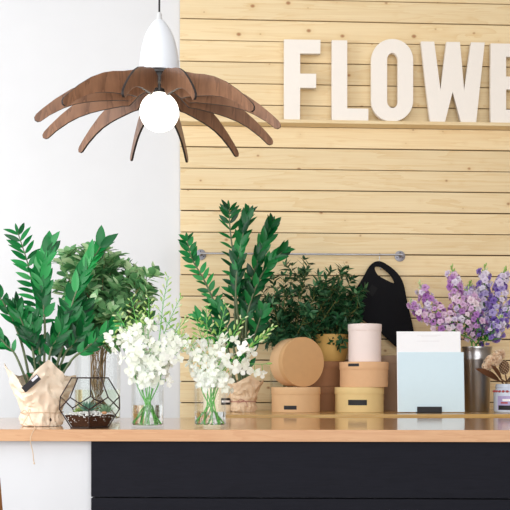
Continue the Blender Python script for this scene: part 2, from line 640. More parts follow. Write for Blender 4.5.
while zz > 0.05:
    m = MB(); m.box(XB, 2.08, 0.012, 0.0448, max(0.004, zz - hh + 0.004), zz, FRM)
    m.build('black_board', M_BLACKW, bs, False, bevel=0.0012)
    zz -= hh

# back counter against the pine wall
b0 = G(206, 3.97, ZS).x
bc = thing('back_counter', (0.8, -0.4, 0), 'low glossy wooden back counter along the pine wall', 'counter')
m = MB(); m.box(b0, 2.6, -0.735, -0.002, ZS - 0.03, ZS)
m.build('top', M_SHELFW, bc, False, bevel=0.002)
m = MB(); m.box(b0 + 0.03, 2.55, -0.70, -0.004, 0.0, ZS - 0.0302)
m.build('body', M_PANEL, bc, False)

# ledge and letters
YL = -0.078
ZLG = P(330, 120.6, YL + 0.012).z
m = MB(); m.box(XL + 0.004, 2.7, YL, -0.0012, ZLG - 0.017, ZLG)
lone(m, 'sign_ledge', M_LEDGE, Vector((XL, -0.04, ZLG - 0.017)), 'narrow pine ledge carrying the big cream letters', 'ledge', None, False, 0.0012)

LT = 0.026
YF = YL + 0.012


def letter(ch, loops, label):
    w = [[(P(x, y, YF).x, P(x, y, YF).z) for x, y in lp] for lp in loops]
    zmin = min(z for lp in w for _, z in lp)
    x0 = min(x for lp in w for x, _ in lp)
    me = outline_mesh('letter', [[(x - x0, z - zmin) for x, z in lp] for lp in w], LT, 0.0008)
    me.materials.append(M_CREAM)
    o = link('letter', me)
    o.location = (x0, YF + LT / 2, ZLG + 0.0002)
    tag(o, label, 'letter', 'cream letters of the wall sign')


def rrect(x0, x1, y0, y1, rx, ry, n=10):
    pts = []
    for cx, cy, a in ((x1 - rx, y0 + ry, -90), (x1 - rx, y1 - ry, 0), (x0 + rx, y1 - ry, 90), (x0 + rx, y0 + ry, 180)):
        for i in range(n + 1):
            t = radians(a + 90 * i / n)
            pts.append((cx + rx * cos(t), cy + ry * sin(t)))
    return pts


letter('F', [[(284.1, 119.8), (284.1, 39.2), (320.6, 39.7), (320.4, 53.6), (300.2, 53.4), (300.2, 73.4), (316.2, 73.6), (316.2, 87.9), (300.2, 87.7), (300, 120)]],
       'cream capital letter F at the left end of the ledge')
letter('L', [[(331.9, 120.3), (331.9, 39.8), (347.3, 40), (347.3, 108), (368.4, 108.3), (368.4, 120.8)]],
       'cream capital letter L between the F and the O')
letter('O', [rrect(371.4, 413.2, 38.9, 121.6, 20.9, 21), rrect(387.2, 398, 52.8, 108, 5.4, 7)],
       'cream rounded capital letter O on the ledge')
letter('W', [[(421, 41.4), (434.3, 41.6), (440.6, 90.5), (446.6, 41.8), (460, 42), (464.3, 91), (471.2, 42.2), (484.8, 42.5), (476.2, 122.7), (461.2, 122.6), (452.8, 91.5), (445, 122.3), (430.2, 122.1)]],
       'cream capital letter W between the O and the E')
letter('E', [[(490.8, 123), (490.8, 43.3), (526, 43.8), (526, 57), (506.2, 56.7), (506.2, 76.4), (522, 76.6), (522, 89.6), (506.2, 89.4), (506.2, 109.6), (526, 109.9), (526, 123.4)]],
       'cream capital letter E cut by the right picture edge')

# ------------------------------------------------------------------ pendant lamp
LD = 3.0
SP = LD / FPX                            # metres per photo pixel at the lamp
LC = D(159.3, 130.5, LD)                 # on the axis, at the height of the petal tips


def ly(y):                               # height for a photo row at the lamp axis
    return LC.z + (130.5 - y) * SP


lamp = thing('pendant_lamp', (LC.x, LC.y, ly(130.5)), 'pendant lamp with curved walnut petals and glowing round bulb above the counter', 'lamp')
ax = T((LC.x, LC.y, 0))
m = MB()
m.lathe([(r * SP, ly(y)) for r, y in ((0, 20.5), (4.6, 20.8), (6.0, 22.2), (8.6, 25.5), (11.4, 30), (14.2, 36), (16.2, 42), (17.6, 48), (18.8, 55), (19.6, 63), (19.9, 74), (19.3, 74), (18.4, 63), (16, 48), (10, 32), (0, 28))], ax, 56)
m.build('housing', M_LAMPWHITE, lamp)
m = MB(); m.lathe([(r * SP, ly(y)) for r, y in ((0, 12.5), (1.6, 12.6), (2.6, 14.5), (2.4, 17), (3.1, 18.6), (3.3, 21), (0, 21))], ax, 20)
m.build('cord_grip', M_CLEARPLUG, lamp)
m = MB(); m.tube([(LC.x, LC.y, ly(13)), (LC.x + 0.0005, LC.y, ly(-40)), (LC.x, LC.y, 3.6)], 0.95 * SP, 10)
m.build('cord', M_CORD, lamp)
m = MB(); m.lathe([(r * SP, ly(y)) for r, y in ((0, 74), (9.5, 74), (9.5, 84), (6.5, 86), (6.5, 93.5), (0, 93.5))], ax, 32)
m.build('socket', M_SOCKET, lamp)
m = MB()
m.lathe([(19.6 * sin(pi * i / 28) * SP if 0 < i < 28 else 0, ly(112.2 - 19.6 * cos(pi * i / 28))) for i in range(29)], ax, 48)
m.build('bulb', M_BULB, lamp)
top = [(9.8, 79), (22, 77), (35, 79), (49, 84), (62, 87.5), (74, 92), (88, 99.5), (103, 110.5), (115, 121)]
tip = [(121, 127), (122.6, 130), (122, 133), (119.3, 134.2), (116.5, 133.4)]
bot = [(108, 126.5), (95, 118.5), (84, 113.5), (72, 110), (62, 108), (49, 106), (38, 104.5), (31, 104.5), (27, 101), (21, 95), (15, 92), (9.8, 91)]
loop = [Vector((x, y, 0)) for x, y in top + tip + bot]
lp = [(x.x * SP, (130.5 - x.y) * SP) for x in loop]
pm = outline_mesh('petal', [lp], 0.0075, 0.0004)
pm.materials.append(M_WALNUT)
pm.materials.append(M_PLYEDGE)
for p in pm.polygons:
    if abs(p.normal.y) < 0.9: p.material_index = 1
proto = None
LANG = math.atan2(LC.y - CAM.y, LC.x - CAM.x)
for k in range(12):
    o = link('petal', pm, lamp) if proto is None else proto.copy()
    if proto is None: proto = o
    else: COL.objects.link(o)
    o.rotation_euler = (0, 0, LANG + radians(15 + 30 * k))

# ------------------------------------------------------------------ rail, hook, felt bag
RY = -0.055
ra, rb = P(200.5, 253.2, RY), P(402, 254.9, RY)
rz = (ra.z + rb.z) / 2
rail = thing('wall_rail', ((ra.x + rb.x) / 2, RY, rz), 'slim steel rail screwed to the pine wall by round flanges', 'rail')
m = MB(); m.tube([(ra.x - 0.004, RY, rz), (rb.x + 0.004, RY, rz)], 0.0052, 14)
m.build('bar', M_STEEL, rail)
for q in (ra, rb):
    mm = T((q.x, 0, rz)) @ Matrix.Rotation(pi / 2, 4, 'X')
    m = MB()
    m.lathe([(0, 0.0015), (0.0275, 0.0015), (0.028, 0.003), (0.0275, 0.0055), (0.026, 0.0064), (0.0105, 0.0066), (0.0075, 0.0085), (0.0068, 0.0515), (0.0062, 0.0585), (0.004, 0.061), (0, 0.0615)], mm, 36)
    fl = m.build('flange', M_FLANGE, rail)
    for a in (90, 210, 330):
        m = MB()
        m.lathe([(0, 0.005), (0.0034, 0.005), (0.003, 0.0074), (0, 0.0078)], mm @ T((0.018 * cos(radians(a)), 0.018 * sin(radians(a)), 0)), 10)
        m.build('screw', M_PLYEDGE, fl)

BY = -0.05
hk = P(379.7, 254, RY)
pts = []
for i in range(9):
    a = radians(200 - 200 * i / 8)
    pts.append((hk.x, RY + 0.0082 * cos(a), rz + 0.0082 * sin(a)))
hb = P(380.3, 270.5, BY)
pts += [(hk.x + 0.001, RY + 0.007, rz - 0.03)]
for i in range(7):
    a = radians(0 - 180 * i / 6)
    pts.append((hb.x, BY + 0.006 * cos(a) - 0.009 + 0.0, hb.z + 0.012 + 0.010 * sin(a)))
pts = [pts[0]] + pts[1:]
m = MB(); m.tube(pts, 0.0017, 8)
lone(m, 'rail_hook', M_STEEL, Vector((hk.x, RY, rz - 0.05)), 'small steel hook holding the black felt bag on the rail', 'hook')

bag_o = [(378.6, 261.2), (383, 262.3), (388, 265.3), (393, 269), (398, 274), (401.6, 279.5), (404, 285.8), (406, 296), (408.8, 309), (412, 323), (414.6, 336), (415.6, 346), (414, 350.5), (409, 350.5), (397, 347.2), (389, 340.5), (381, 333), (370, 325), (358, 316.5), (346, 309.5), (344.6, 306.5), (346, 303), (352, 294.5), (358.4, 285), (364.4, 275), (368, 268.2), (371.5, 264), (375, 261.8)]
bag_h = [(374.8, 267.6), (377, 266.6), (381, 267.6), (385.5, 270.8), (389.5, 274.5), (392.6, 279), (394.2, 282.4), (392.6, 283), (387, 280.4), (381.5, 277.6), (377.4, 274.6), (375.2, 270.8)]


def smooth_loop(lp, k=3):
    out = []
    n = len(lp)
    for i in range(n):
        p0, p1, p2, p3 = (Vector(lp[(i + j) % n]) for j in (-1, 0, 1, 2))
        for s in range(k):
            t = s / k
            q = 0.5 * (2 * p1 + (p2 - p0) * t + (2 * p0 - 5 * p1 + 4 * p2 - p3) * t * t + (3 * p1 - p0 - 3 * p2 + p3) * t ** 3)
            out.append((q.x, q.y))
    return out


bb = P(380, 305, BY)
bag = thing('felt_bag', bb, 'black felt bag with oval handle hole hanging tilted from the rail', 'bag')
me = outline_mesh('bag_body', [[(P(x, y, BY).x - bb.x, P(x, y, BY).z - bb.z) for x, y in smooth_loop(l)] for l in (bag_o, bag_h)], 0.016, 0.004)
me.materials.append(M_BLACK)
link('bag_body', me, bag)
pt = [(366.2, 292), (371.6, 284.6), (377.4, 288.6), (372.2, 297)]
me = outline_mesh('patch', [[(P(x, y, BY).x - bb.x, P(x, y, BY).z - bb.z) for x, y in pt]], 0.002, 0.0003)
me.materials.append(M_PATCH)
o = link('patch', me, bag)
o.location = (0, -0.009, 0)


# ------------------------------------------------------------------ round boxes
def black_label(c, r, z0, z1, px0, px1, depth, parent, mat=M_BLACKLABEL, name='label', dr=0.0006):
    s = depth / FPX
    cx = 255 + (c - CAM).dot(Vector((CY, -SY, 0))) / (c - CAM).dot(Vector((SY, CY, 0))) * FPX
    f = math.atan2(CAM.y - c.y, CAM.x - c.x)
    a0 = f + asin(max(-1, min(1, (px0 - cx) * s / r)))
    a1 = f + asin(max(-1, min(1, (px1 - cx) * s / r)))
    m = MB()
    m.lathe([(r + 0.0001, z0), (r + dr, z0), (r + dr, z1), (r + 0.0001, z1)], T((c.x, c.y, 0)), 14, a0, a1)
    return m.build(name, mat, parent)


def round_box(px, depth, z0, w, h, lid, mat, label, lidmat=None, group='round gift boxes'):
    """w: width in photo pixels at that depth; h, lid in metres."""
    c = G(px, depth, z0)
    r = w / 2 * depth / FPX
    b = thing('round_box', c, label, 'box', group)
    m = MB()
    t = 0.0022
    m.lathe([(0, z0 + 0.0003), (r - 0.0035, z0 + 0.0003), (r - 0.0025, z0 + 0.0015), (r - 0.0025, z0 + h - 0.004), (0, z0 + h - 0.004)], T((c.x, c.y, 0)), 72)
    m.build('body', mat, b)
    m = MB()
    m.lathe([(r - 0.0022, z0 + h - lid), (r - 0.0004, z0 + h - lid), (r, z0 + h - lid + 0.001), (r, z0 + h - 0.0022), (r - 0.0008, z0 + h - 0.0006), (r - 0.003, z0 + h), (0, z0 + h)], T((c.x, c.y, 0)), 72)
    m.build('lid', lidmat or mat, b)
    return b, c, r


BD = 4.33
s = BD / FPX
gl, c, r = round_box(295.8, BD, ZS, 49.4, 24.9 * s, 7.3 * s, M_KRAFT, 'kraft round box with small black label under the tipped one')
black_label(c, r - 0.0025, ZS + 3.0 * s, ZS + 6.8 * s, 284.2, 296.6, BD, gl)
ztop1 = ZS + 24.9 * s

# the tipped round box: lies on its curved side, lid towards the viewer
rr = 24.7 * s
ln = 25 * s
th = radians(30)
c0 = G(296.6, BD + 0.005, ztop1 + rr + 0.0004)
nv = (Vector((SY, CY, 0)) * -cos(th) + Vector((CY, -SY, 0)) * sin(th)).normalized()
lb = thing('round_box', (c0.x, c0.y, ztop1), 'kraft round box lying on its side, lid facing out', 'box', 'round gift boxes')
rot = nv.to_track_quat('Z', 'Y').to_matrix().to_4x4()
mm = T(c0) @ rot
m = MB()
m.lathe([(0, -ln / 2), (rr - 0.004, -ln / 2), (rr - 0.0025, -ln / 2 + 0.0015), (rr - 0.0025, ln / 2 - 0.004), (0, ln / 2 - 0.004)], mm, 72)
m.build('body', M_KRAFT, lb)
m = MB()
m.lathe([(rr - 0.0022, ln / 2 - 0.034), (rr, ln / 2 - 0.033), (rr, ln / 2 - 0.0022), (rr - 0.0008, ln / 2 - 0.0006), (rr - 0.003, ln / 2), (0, ln / 2)], mm, 72)
m.build('lid', M_KRAFTD, lb)

yb, c, r = round_box(359.3, BD, ZS, 49.4, 24.8 * s, 6.8 * s, M_YBOX, 'straw yellow round box at the bottom of the front stack')
black_label(c, r - 0.0025, ZS + 7.2 * s, ZS + 12.5 * s, 348.5, 366.7, BD, yb)
z1 = ZS + 24.8 * s
tb, c, r = round_box(363.9, BD, z1, 48.9, 25.0 * s, 7.6 * s, M_TBOX, 'peach round box with black lid label under the blush box')
black_label(c, r, z1 + 20.4 * s, z1 + 23.2 * s, 348.6, 359.2, BD, tb)
z2 = z1 + 25.0 * s
round_box(364.8, BD, z2, 33.6, 37.7 * s, 6.9 * s, M_PBOX, 'tall blush pink round box on top of the front stack')

# brown stack behind, with the straw pot on it
BD2 = 4.575
s2 = BD2 / FPX
bw = 44
zb0 = ZS
hb_ = 23.6 * s2
round_box(326, BD2, zb0, bw, hb_, 7 * s2, M_BBOX, 'brown round box at the bottom of the rear stack')
round_box(325, BD2, zb0 + hb_, bw, 25.0 * s2, 7.4 * s2, M_BBOX, 'brown round box upper in the rear stack, under the pot')
zb2 = zb0 + hb_ + 25.0 * s2
round_box(394.5, BD2, ZS, 33, 54.5 * s2, 8.0 * s2, M_GBOX, 'taupe round box half hidden behind the blue card')
pc = G(331, BD2, zb2)
pot = thing('plant_pot', pc, 'straw coloured pot on the brown boxes holding greenery', 'pot')
m = MB()
m.lathe([(0, zb2 + 0.0005), (0.066, zb2 + 0.0005), (0.074, zb2 + 0.012), (0.083, zb2 + 0.06), (0.088, zb2 + 0.135), (0.085, zb2 + 0.135), (0.08, zb2 + 0.06), (0.066, zb2 + 0.01), (0, zb2 + 0.01)], T((pc.x, pc.y, 0)), 56)
m.build('body', M_GOLD, pot)
m = MB()
m.lathe([(0, zb2 + 0.118), (0.084, zb2 + 0.116)], T((pc.x, pc.y, 0)), 40)
m.build('soil', M_SOIL, pot)

# cream box seen through the right vase
cb, c, r = round_box(218, 4.38, ZS, 30, 36 * 4.38 / FPX, 7 * 4.38 / FPX, M_CBOX, 'cream round box behind the right flower vase')
black_label(c, r - 0.0025, ZS + 0.034, ZS + 0.066, 221, 230, 4.38, cb)
black_label(c, r - 0.0025, ZS + 0.045, ZS + 0.055, 221.5, 229.5, 4.38, cb, M_SHEET, 'label_stripe', 0.0009)


# ------------------------------------------------------------------ glass vases
def glass_vase(px, depth, z0, w, h, water, label, name='glass_vase', wall=0.0035, wmat=None):
    c = G(px, depth, z0)
    r = w / 2 * depth / FPX
    v = thing(name, c, label, 'vase')
    ax = T((c.x, c.y, z0))
    m = MB()
    m.lathe([(0, 0.0004), (r - 0.004, 0.0004), (r - 0.001, 0.0016), (r, 0.005), (r, h - 0.001), (r - wall / 2, h), (r - wall, h - 0.001), (r - wall, 0.012), (r - wall - 0.004, 0.009), (0, 0.0085)], ax, 64)
    m.build('glass', M_VASE, v)
    if water:
        ri = r - wall + 0.0004
        m = MB()
        m.lathe([(0, 0.0083), (r - wall - 0.004, 0.0088), (ri, 0.0118), (ri, water), (0, water)], ax, 64)
        m.build('water', wmat or M_WATER, v)
    return v, c, r


VD1 = 2.965
v1, v1c, v1r = glass_vase(147.6, VD1, ZC, 32.4, 62 * VD1 / FPX, 22.6 * VD1 / FPX, 'clear glass cylinder vase of white flowers beside the terrarium')
VD2 = 2.99
v2, v2c, v2r = glass_vase(210.2, VD2, ZC, 32.4, 60 * VD2 / FPX, 15.6 * VD2 / FPX, 'clear glass cylinder vase of white flowers nearest the boxes')
VD3 = 3.5
v3, v3c, v3r = glass_vase(97.5, VD3, ZC, 46, 88 * VD3 / FPX, 31 * VD3 / FPX, 'wide clear glass vase of leafy branches behind the terrarium', wmat=M_GWATER)
VD4 = 4.56
v4, v4c, v4r = glass_vase(288, VD4, ZS, 36, 0.26, 0.0, 'clear glass vase hidden behind the tipped round box')


# ------------------------------------------------------------------ foliage builders
def zz_stem(root, pts, L, W, n, t0=0.12, spread=58, twist=0.0, mat=M_ZZ, tube=0.0042, face=1.0, both=True):
    """A zamioculcas frond: fleshy stem with leaflets in two rows."""
    c = spline(pts, 22)
    m = MB()
    m.tube(c, [tube * (1.15 - 0.75 * i / 22) for i in range(23)], 8)
    st = m.build('stem', M_ZZSTEM, root)
    m = MB()
    view = Vector((-SY, -CY, 0.15))
    for i in range(n):
        t = t0 + (0.985 - t0) * i / (n - 1)
        p, d = at_t(c, t)
        nrm = view - d * view.dot(d)
        nrm.normalize()
        nrm = Quaternion(d, twist + random.uniform(-0.25, 0.25)) @ nrm
        side = d.cross(nrm)
        taper = 0.62 + 0.38 * sin(pi * min(1, 0.25 + 0.75 * (1 - t)))
        for sg in ((-1, 1) if both else (1 if i % 2 else -1,)):
            a = radians(spread * (1 - 0.45 * t) + random.uniform(-8, 8))
            dd = d * cos(a) + side * sin(a) * sg + nrm * random.uniform(0.0, 0.35) * face
            ln_ = nrm + side * sg * -0.35 + rvec() * 0.55
            l = L * taper * random.uniform(0.85, 1.1)
            m.leaf(p, dd, ln_, l, W * taper * random.uniform(0.85, 1.1), 0.28, random.uniform(0.02, 0.2), 0, 6)
    p, d = at_t(c, 0.99)
    m.leaf(p, d + rvec() * 0.15, view, L * 0.65, W * 0.6, 0.28, 0.05, 0, 6)
    m.build('leaves', mat, st)
    return st


def px_path(pts, depth):
    """pts: (px, py, depth offset)"""
    return [D(a[0], a[1], depth + (a[2] if len(a) > 2 else 0)) for a in pts]


def paper_wrap(root, c, prof, rim, mat, seed, name='paper_wrap', n=130, crumple=0.004):
    """Crumpled wrap around a pot: prof (r, z) rows, rim(angle) -> (extra height, extra flare)."""
    rows = 34
    cv = spline([Vector((r, 0, z)) for r, z in prof], rows - 1)
    zk = prof[int(len(prof) * 0.42)][1]
    zmax = prof[-1][1]
    vs, fs = [], []
    for layer in (0, 1):
        for j, q in enumerate(cv):
            r, z = q.x, q.z
            tj = max(0.0, (z - zk) / (zmax - zk))
            for i in range(n):
                a = 2 * pi * i / n
                eh, ef = rim(a)
                q_ = Vector((cos(a) * 1.7 + 0.5 * z * 20, sin(a) * 1.7, z * 22 + seed))
                w = (0.3 - 1.3 * abs(noise.noise(q_))) * 1.7 + (0.25 - abs(noise.noise(q_ * 2.1 + Vector((7, 3, 1))))) * 1.5 + noise.noise(q_ * 4.3) * 0.25
                w += 0.5 * sin(16 * a + 3 * noise.noise(q_ * 0.7)) * max(0, 1 - abs(z - zk + 0.012) / 0.03)
                w *= (1 - 0.75 * max(0, 1 - abs(z - zk + 0.010) / 0.022)) * 2.1 * crumple * (0.25 if j == 0 else 1.0)
                R = r + w + ef * tj ** 1.3 - layer * 0.0012
                vs.append(Vector((c.x + R * cos(a), c.y + R * sin(a), c.z + z + eh * tj)))
    N1 = rows * n
    for j in range(rows - 1):
        for i in range(n):
            k = (i + 1) % n
            q = (j * n + i, j * n + k, (j + 1) * n + k, (j + 1) * n + i)
            fs.append(q)
            fs.append(tuple(N1 + x for x in reversed(q)))
    for i in range(n):
        k = (i + 1) % n
        tp = (rows - 1) * n
        fs.append((tp + i, tp + k, N1 + tp + k, N1 + tp + i))
        fs.append((k, i, N1 + i, N1 + k))
    m = MB(); m.add(vs, fs)
    return m.build(name, mat, root, True, 24)


# ------------------------------------------------------------------ left paper-wrapped plant
LPD = 3.08
lp_c = G(42, LPD, ZC)
q = LPD / FPX
zl = thing('potted_plant', lp_c, 'tall glossy plant in crumpled kraft paper at the left end of the counter', 'plant')
m = MB()
m.lathe([(0, ZC + 0.002), (0.055, ZC + 0.002), (0.066, ZC + 0.125), (0.062, ZC + 0.125), (0.058, ZC + 0.11), (0, ZC + 0.11)], T((lp_c.x, lp_c.y, 0)), 36)
m.build('pot', M_POT, zl)


def dir_ang(u):      # angle of a direction given as screen-right u and towards-viewer w
    return u


def bumpf(a, a0, w):
    d = (a - a0 + pi) % (2 * pi) - pi
    return max(0.0, 1 - abs(d) / w)


FR = math.atan2(CAM.y - lp_c.y, CAM.x - lp_c.x)      # towards the viewer


def rim_l(a):
    r_ = a - FR                                      # 0 front, +90 deg right of the picture
    h = -0.012 + 0.062 * bumpf(r_, radians(10), radians(34)) + 0.052 * bumpf(r_, radians(-85), radians(45)) - 0.03 * bumpf(r_, radians(-36), radians(24)) + 0.012 * bumpf(r_, radians(80), radians(60))
    h += 0.03 * bumpf(r_, radians(180), radians(70))
    f = 0.014 * bumpf(r_, radians(85), radians(60)) + 0.018 * bumpf(r_, radians(-85), radians(50)) + 0.015 * bumpf(r_, radians(5), radians(40))
    return h, f


prof = [(0.064, 0.0012), (0.068, 0.012), (0.0695, 0.025), (0.067, 0.038), (0.0655, 0.046), (0.069, 0.056), (0.074, 0.07), (0.079, 0.085), (0.085, 0.10), (0.091, 0.116), (0.097, 0.132), (0.101, 0.15), (0.104, 0.172)]
paper_wrap(zl, lp_c, prof, rim_l, M_PAPER, 5)
# twine with a bow tail falling over the counter edge
zt = ZC + 0.046
m = MB()
ring = [(lp_c.x + 0.0705 * cos(a), lp_c.y + 0.0705 * sin(a), zt + 0.0015 * sin(3 * a)) for a in [2 * pi * i / 40 for i in range(41)]]
m.tube(ring, 0.0012, 6)
kn = D(29, 414.5, LPD - 0.083)
m.tube(spline([kn, kn + Vector((-0.014, -0.004, 0.014)), kn + Vector((-0.022, -0.004, 0.004)), kn + Vector((-0.004, -0.003, -0.002)), kn], 14), 0.0011, 6)
m.tube(spline([kn, kn + Vector((0.006, -0.005, 0.01)), kn + Vector((0.004, -0.004, 0.018)), kn + Vector((-0.003, -0.003, 0.006)), kn], 14), 0.0011, 6)
m.tube(spline([kn, D(24, 422, LPD - 0.09), D(22, 426.5, LPD - 0.1)], 10), 0.0011, 6)
fe = lambda px: (CAM + ray(px, 429.6) * ((ZC - CAM.z) / ray(px, 429.6).z))
e = fe(34.8)
m.tube(spline([kn, D(31.5, 421, LPD - 0.09), D(34.5, 426.4, LPD - 0.12) + Vector((0, 0, 0.001)), e + Vector((0, 0.015, 0.0018)), e + Vector((-0.001, -0.003, 0.0005)), D(31, 436, 2.825), D(30.5, 442, 2.825), D(32.8, 452, 2.83), D(33.4, 459, 2.83), D(34.2, 463.5, 2.83)], 34), 0.0014, 6)
m.blob(D(33.6, 460, 2.83), 0.0022); m.blob(D(34.2, 463.4, 2.83), 0.0026, 1, 1, 1.3)
m.build('twine', M_TWINE, zl)
# slanted black sticker on the paper
cc = D(31.2, 383.4, LPD - 0.122)
fw = (CAM - cc).normalized()
fw = (fw + Vector((-0.35, 0, -0.28))).normalized()
rx = Vector((0, 0, 1)).cross(fw).normalized()
up = fw.cross(rx)
an = radians(39)
e1 = rx * cos(an) + up * sin(an)
e2 = -rx * sin(an) + up * cos(an)
m = MB(); mat4 = Matrix((e1, e2, fw)).transposed().to_4x4(); mat4.translation = cc
m.box(-0.036, 0.036, -0.0105, 0.0105, -0.0005, 0.0006, mat4)
sk = m.build('sticker', M_BLACKLABEL, zl, False)
m = MB(); m.box(0.008, 0.0345, 0.0005, 0.0085, 0.0006, 0.0009, mat4)  # pale strip painted on as the glare at the sticker's upper right
m.build('glare_strip', M_WSTRIP, sk, False)

b_ = lp_c + Vector((0, 0, 0.10))


def from_pot(c, dx, dy):
    return c + Vector((dx, dy, 0))


zz_stem(zl, [from_pot(b_, -0.01, 0.0)] + px_path([(38, 340), (37, 305), (29, 268), (18, 233)], LPD), 0.066, 0.019, 15, 0.36, 82, 0.45)
zz_stem(zl, [from_pot(b_, 0.005, -0.02)] + px_path([(45, 335), (43, 300), (42, 275), (50, 246)], LPD - 0.03), 0.072, 0.032, 12, 0.36, 36, 0.1)
zz_stem(zl, [from_pot(b_, 0.02, -0.02)] + px_path([(66, 335), (72, 305), (84, 274), (101, 246)], LPD - 0.03), 0.082, 0.033, 11, 0.33, 36, -0.1)
zz_stem(zl, [from_pot(b_, -0.03, 0.0)] + px_path([(22, 345), (10, 315), (-4, 290), (-14, 262)], LPD), 0.058, 0.024, 8, 0.42, 40, 0.2)
zz_stem(zl, [from_pot(b_, 0.03, -0.02)] + px_path([(70, 362), (84, 350), (98, 338), (110, 328)], LPD - 0.04), 0.055, 0.024, 7, 0.4, 46, 0.3)
zz_stem(zl, [from_pot(b_, -0.03, -0.01)] + px_path([(16, 356), (6, 345), (-6, 330)], LPD - 0.02), 0.055, 0.022, 6, 0.4, 40, 0.3)
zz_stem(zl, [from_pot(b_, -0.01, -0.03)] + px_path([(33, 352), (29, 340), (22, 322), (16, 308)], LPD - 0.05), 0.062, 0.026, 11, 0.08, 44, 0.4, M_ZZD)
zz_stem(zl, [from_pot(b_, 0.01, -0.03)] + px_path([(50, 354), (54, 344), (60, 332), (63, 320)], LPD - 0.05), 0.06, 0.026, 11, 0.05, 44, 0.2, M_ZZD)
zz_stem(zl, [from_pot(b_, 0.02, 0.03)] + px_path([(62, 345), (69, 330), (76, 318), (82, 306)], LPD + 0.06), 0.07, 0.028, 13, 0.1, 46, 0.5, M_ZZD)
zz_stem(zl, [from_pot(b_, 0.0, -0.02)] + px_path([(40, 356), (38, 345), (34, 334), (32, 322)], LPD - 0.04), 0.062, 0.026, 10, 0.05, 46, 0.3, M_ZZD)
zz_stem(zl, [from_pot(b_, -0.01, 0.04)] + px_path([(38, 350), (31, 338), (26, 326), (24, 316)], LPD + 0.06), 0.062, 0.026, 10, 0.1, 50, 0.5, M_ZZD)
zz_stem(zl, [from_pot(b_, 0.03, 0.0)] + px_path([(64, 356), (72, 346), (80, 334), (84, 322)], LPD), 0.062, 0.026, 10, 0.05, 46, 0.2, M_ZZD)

# ------------------------------------------------------------------ right paper-wrapped plant
RPD = 4.35
rp_c = G(243.5, RPD, ZS)
zr = thing('potted_plant', rp_c, 'tall dark glossy plant in tan paper on the back counter', 'plant')
m = MB()
m.lathe([(0, ZS + 0.002), (0.046, ZS + 0.002), (0.06, ZS + 0.12), (0.056, ZS + 0.12), (0.054, ZS + 0.105), (0, ZS + 0.105)], T((rp_c.x, rp_c.y, 0)), 36)
m.build('pot', M_POT, zr)
FR2 = math.atan2(CAM.y - rp_c.y, CAM.x - rp_c.x)


def rim_r(a):
    r_ = a - FR2
    h = 0.035 * bumpf(r_, radians(18), radians(40)) + 0.02 * bumpf(r_, radians(180), radians(80)) + 0.024 * bumpf(r_, radians(-80), radians(40)) + 0.02 * bumpf(r_, radians(85), radians(35)) - 0.012
    f = 0.008 * bumpf(r_, radians(85), radians(60)) + 0.012 * bumpf(r_, radians(-85), radians(50)) + 0.01 * bumpf(r_, radians(18), radians(40))
    return h, f


prof = [(0.055, 0.0012), (0.059, 0.012), (0.06, 0.028), (0.057, 0.044), (0.056, 0.05), (0.06, 0.062), (0.064, 0.078), (0.07, 0.095), (0.076, 0.112), (0.082, 0.13), (0.087, 0.15)]
paper_wrap(zr, rp_c, prof, rim_r, M_PAPER2, 9, crumple=0.0035)
m = MB()
m.tube([(rp_c.x + 0.061 * cos(a), rp_c.y + 0.061 * sin(a), ZS + 0.05 + 0.001 * sin(3 * a)) for a in [2 * pi * i / 40 for i in range(41)]], 0.0016, 6)
kn = D(244, 400.5, RPD - 0.068)
m.tube(spline([kn, kn + Vector((-0.02, -0.004, 0.006)), kn + Vector((-0.03, -0.004, -0.012)), kn + Vector((-0.008, -0.003, -0.006)), kn], 14), 0.0014, 6)
m.tube(spline([kn, kn + Vector((0.012, -0.004, -0.012)), kn + Vector((0.016, -0.004, -0.03))], 10), 0.0014, 6)
m.build('twine', M_PTWINE, zr)
b_ = rp_c + Vector((0, 0, 0.10))
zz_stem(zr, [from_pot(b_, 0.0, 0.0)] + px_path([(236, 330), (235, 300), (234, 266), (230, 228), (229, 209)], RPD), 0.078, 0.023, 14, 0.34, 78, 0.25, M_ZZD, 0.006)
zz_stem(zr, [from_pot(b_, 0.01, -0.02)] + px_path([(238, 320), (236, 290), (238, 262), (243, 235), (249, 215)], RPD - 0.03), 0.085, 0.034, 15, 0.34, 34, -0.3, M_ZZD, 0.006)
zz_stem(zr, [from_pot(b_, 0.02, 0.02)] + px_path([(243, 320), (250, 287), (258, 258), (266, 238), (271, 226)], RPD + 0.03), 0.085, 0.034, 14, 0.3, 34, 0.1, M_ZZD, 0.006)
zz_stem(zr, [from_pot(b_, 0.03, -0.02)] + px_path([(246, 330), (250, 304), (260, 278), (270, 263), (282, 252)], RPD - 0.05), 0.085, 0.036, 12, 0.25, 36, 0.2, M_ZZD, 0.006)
zz_stem(zr, [from_pot(b_, -0.03, 0.0)] + px_path([(222, 325), (214, 302), (204, 280), (192, 259), (187, 240)], RPD), 0.068, 0.027, 15, 0.22, 66, 0.15, M_ZZ, 0.006)
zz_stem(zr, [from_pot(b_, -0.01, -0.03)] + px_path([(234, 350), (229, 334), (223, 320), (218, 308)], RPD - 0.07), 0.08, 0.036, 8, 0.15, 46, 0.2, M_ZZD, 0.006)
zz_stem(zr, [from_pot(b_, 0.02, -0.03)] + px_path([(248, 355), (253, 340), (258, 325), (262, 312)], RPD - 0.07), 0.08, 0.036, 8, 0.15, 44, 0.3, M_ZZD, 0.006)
zz_stem(zr, [from_pot(b_, 0.0, 0.03)] + px_path([(240, 345), (243, 325), (246, 305), (245, 288)], RPD + 0.05), 0.08, 0.036, 9, 0.15, 44, 0.1, M_ZZD, 0.006)
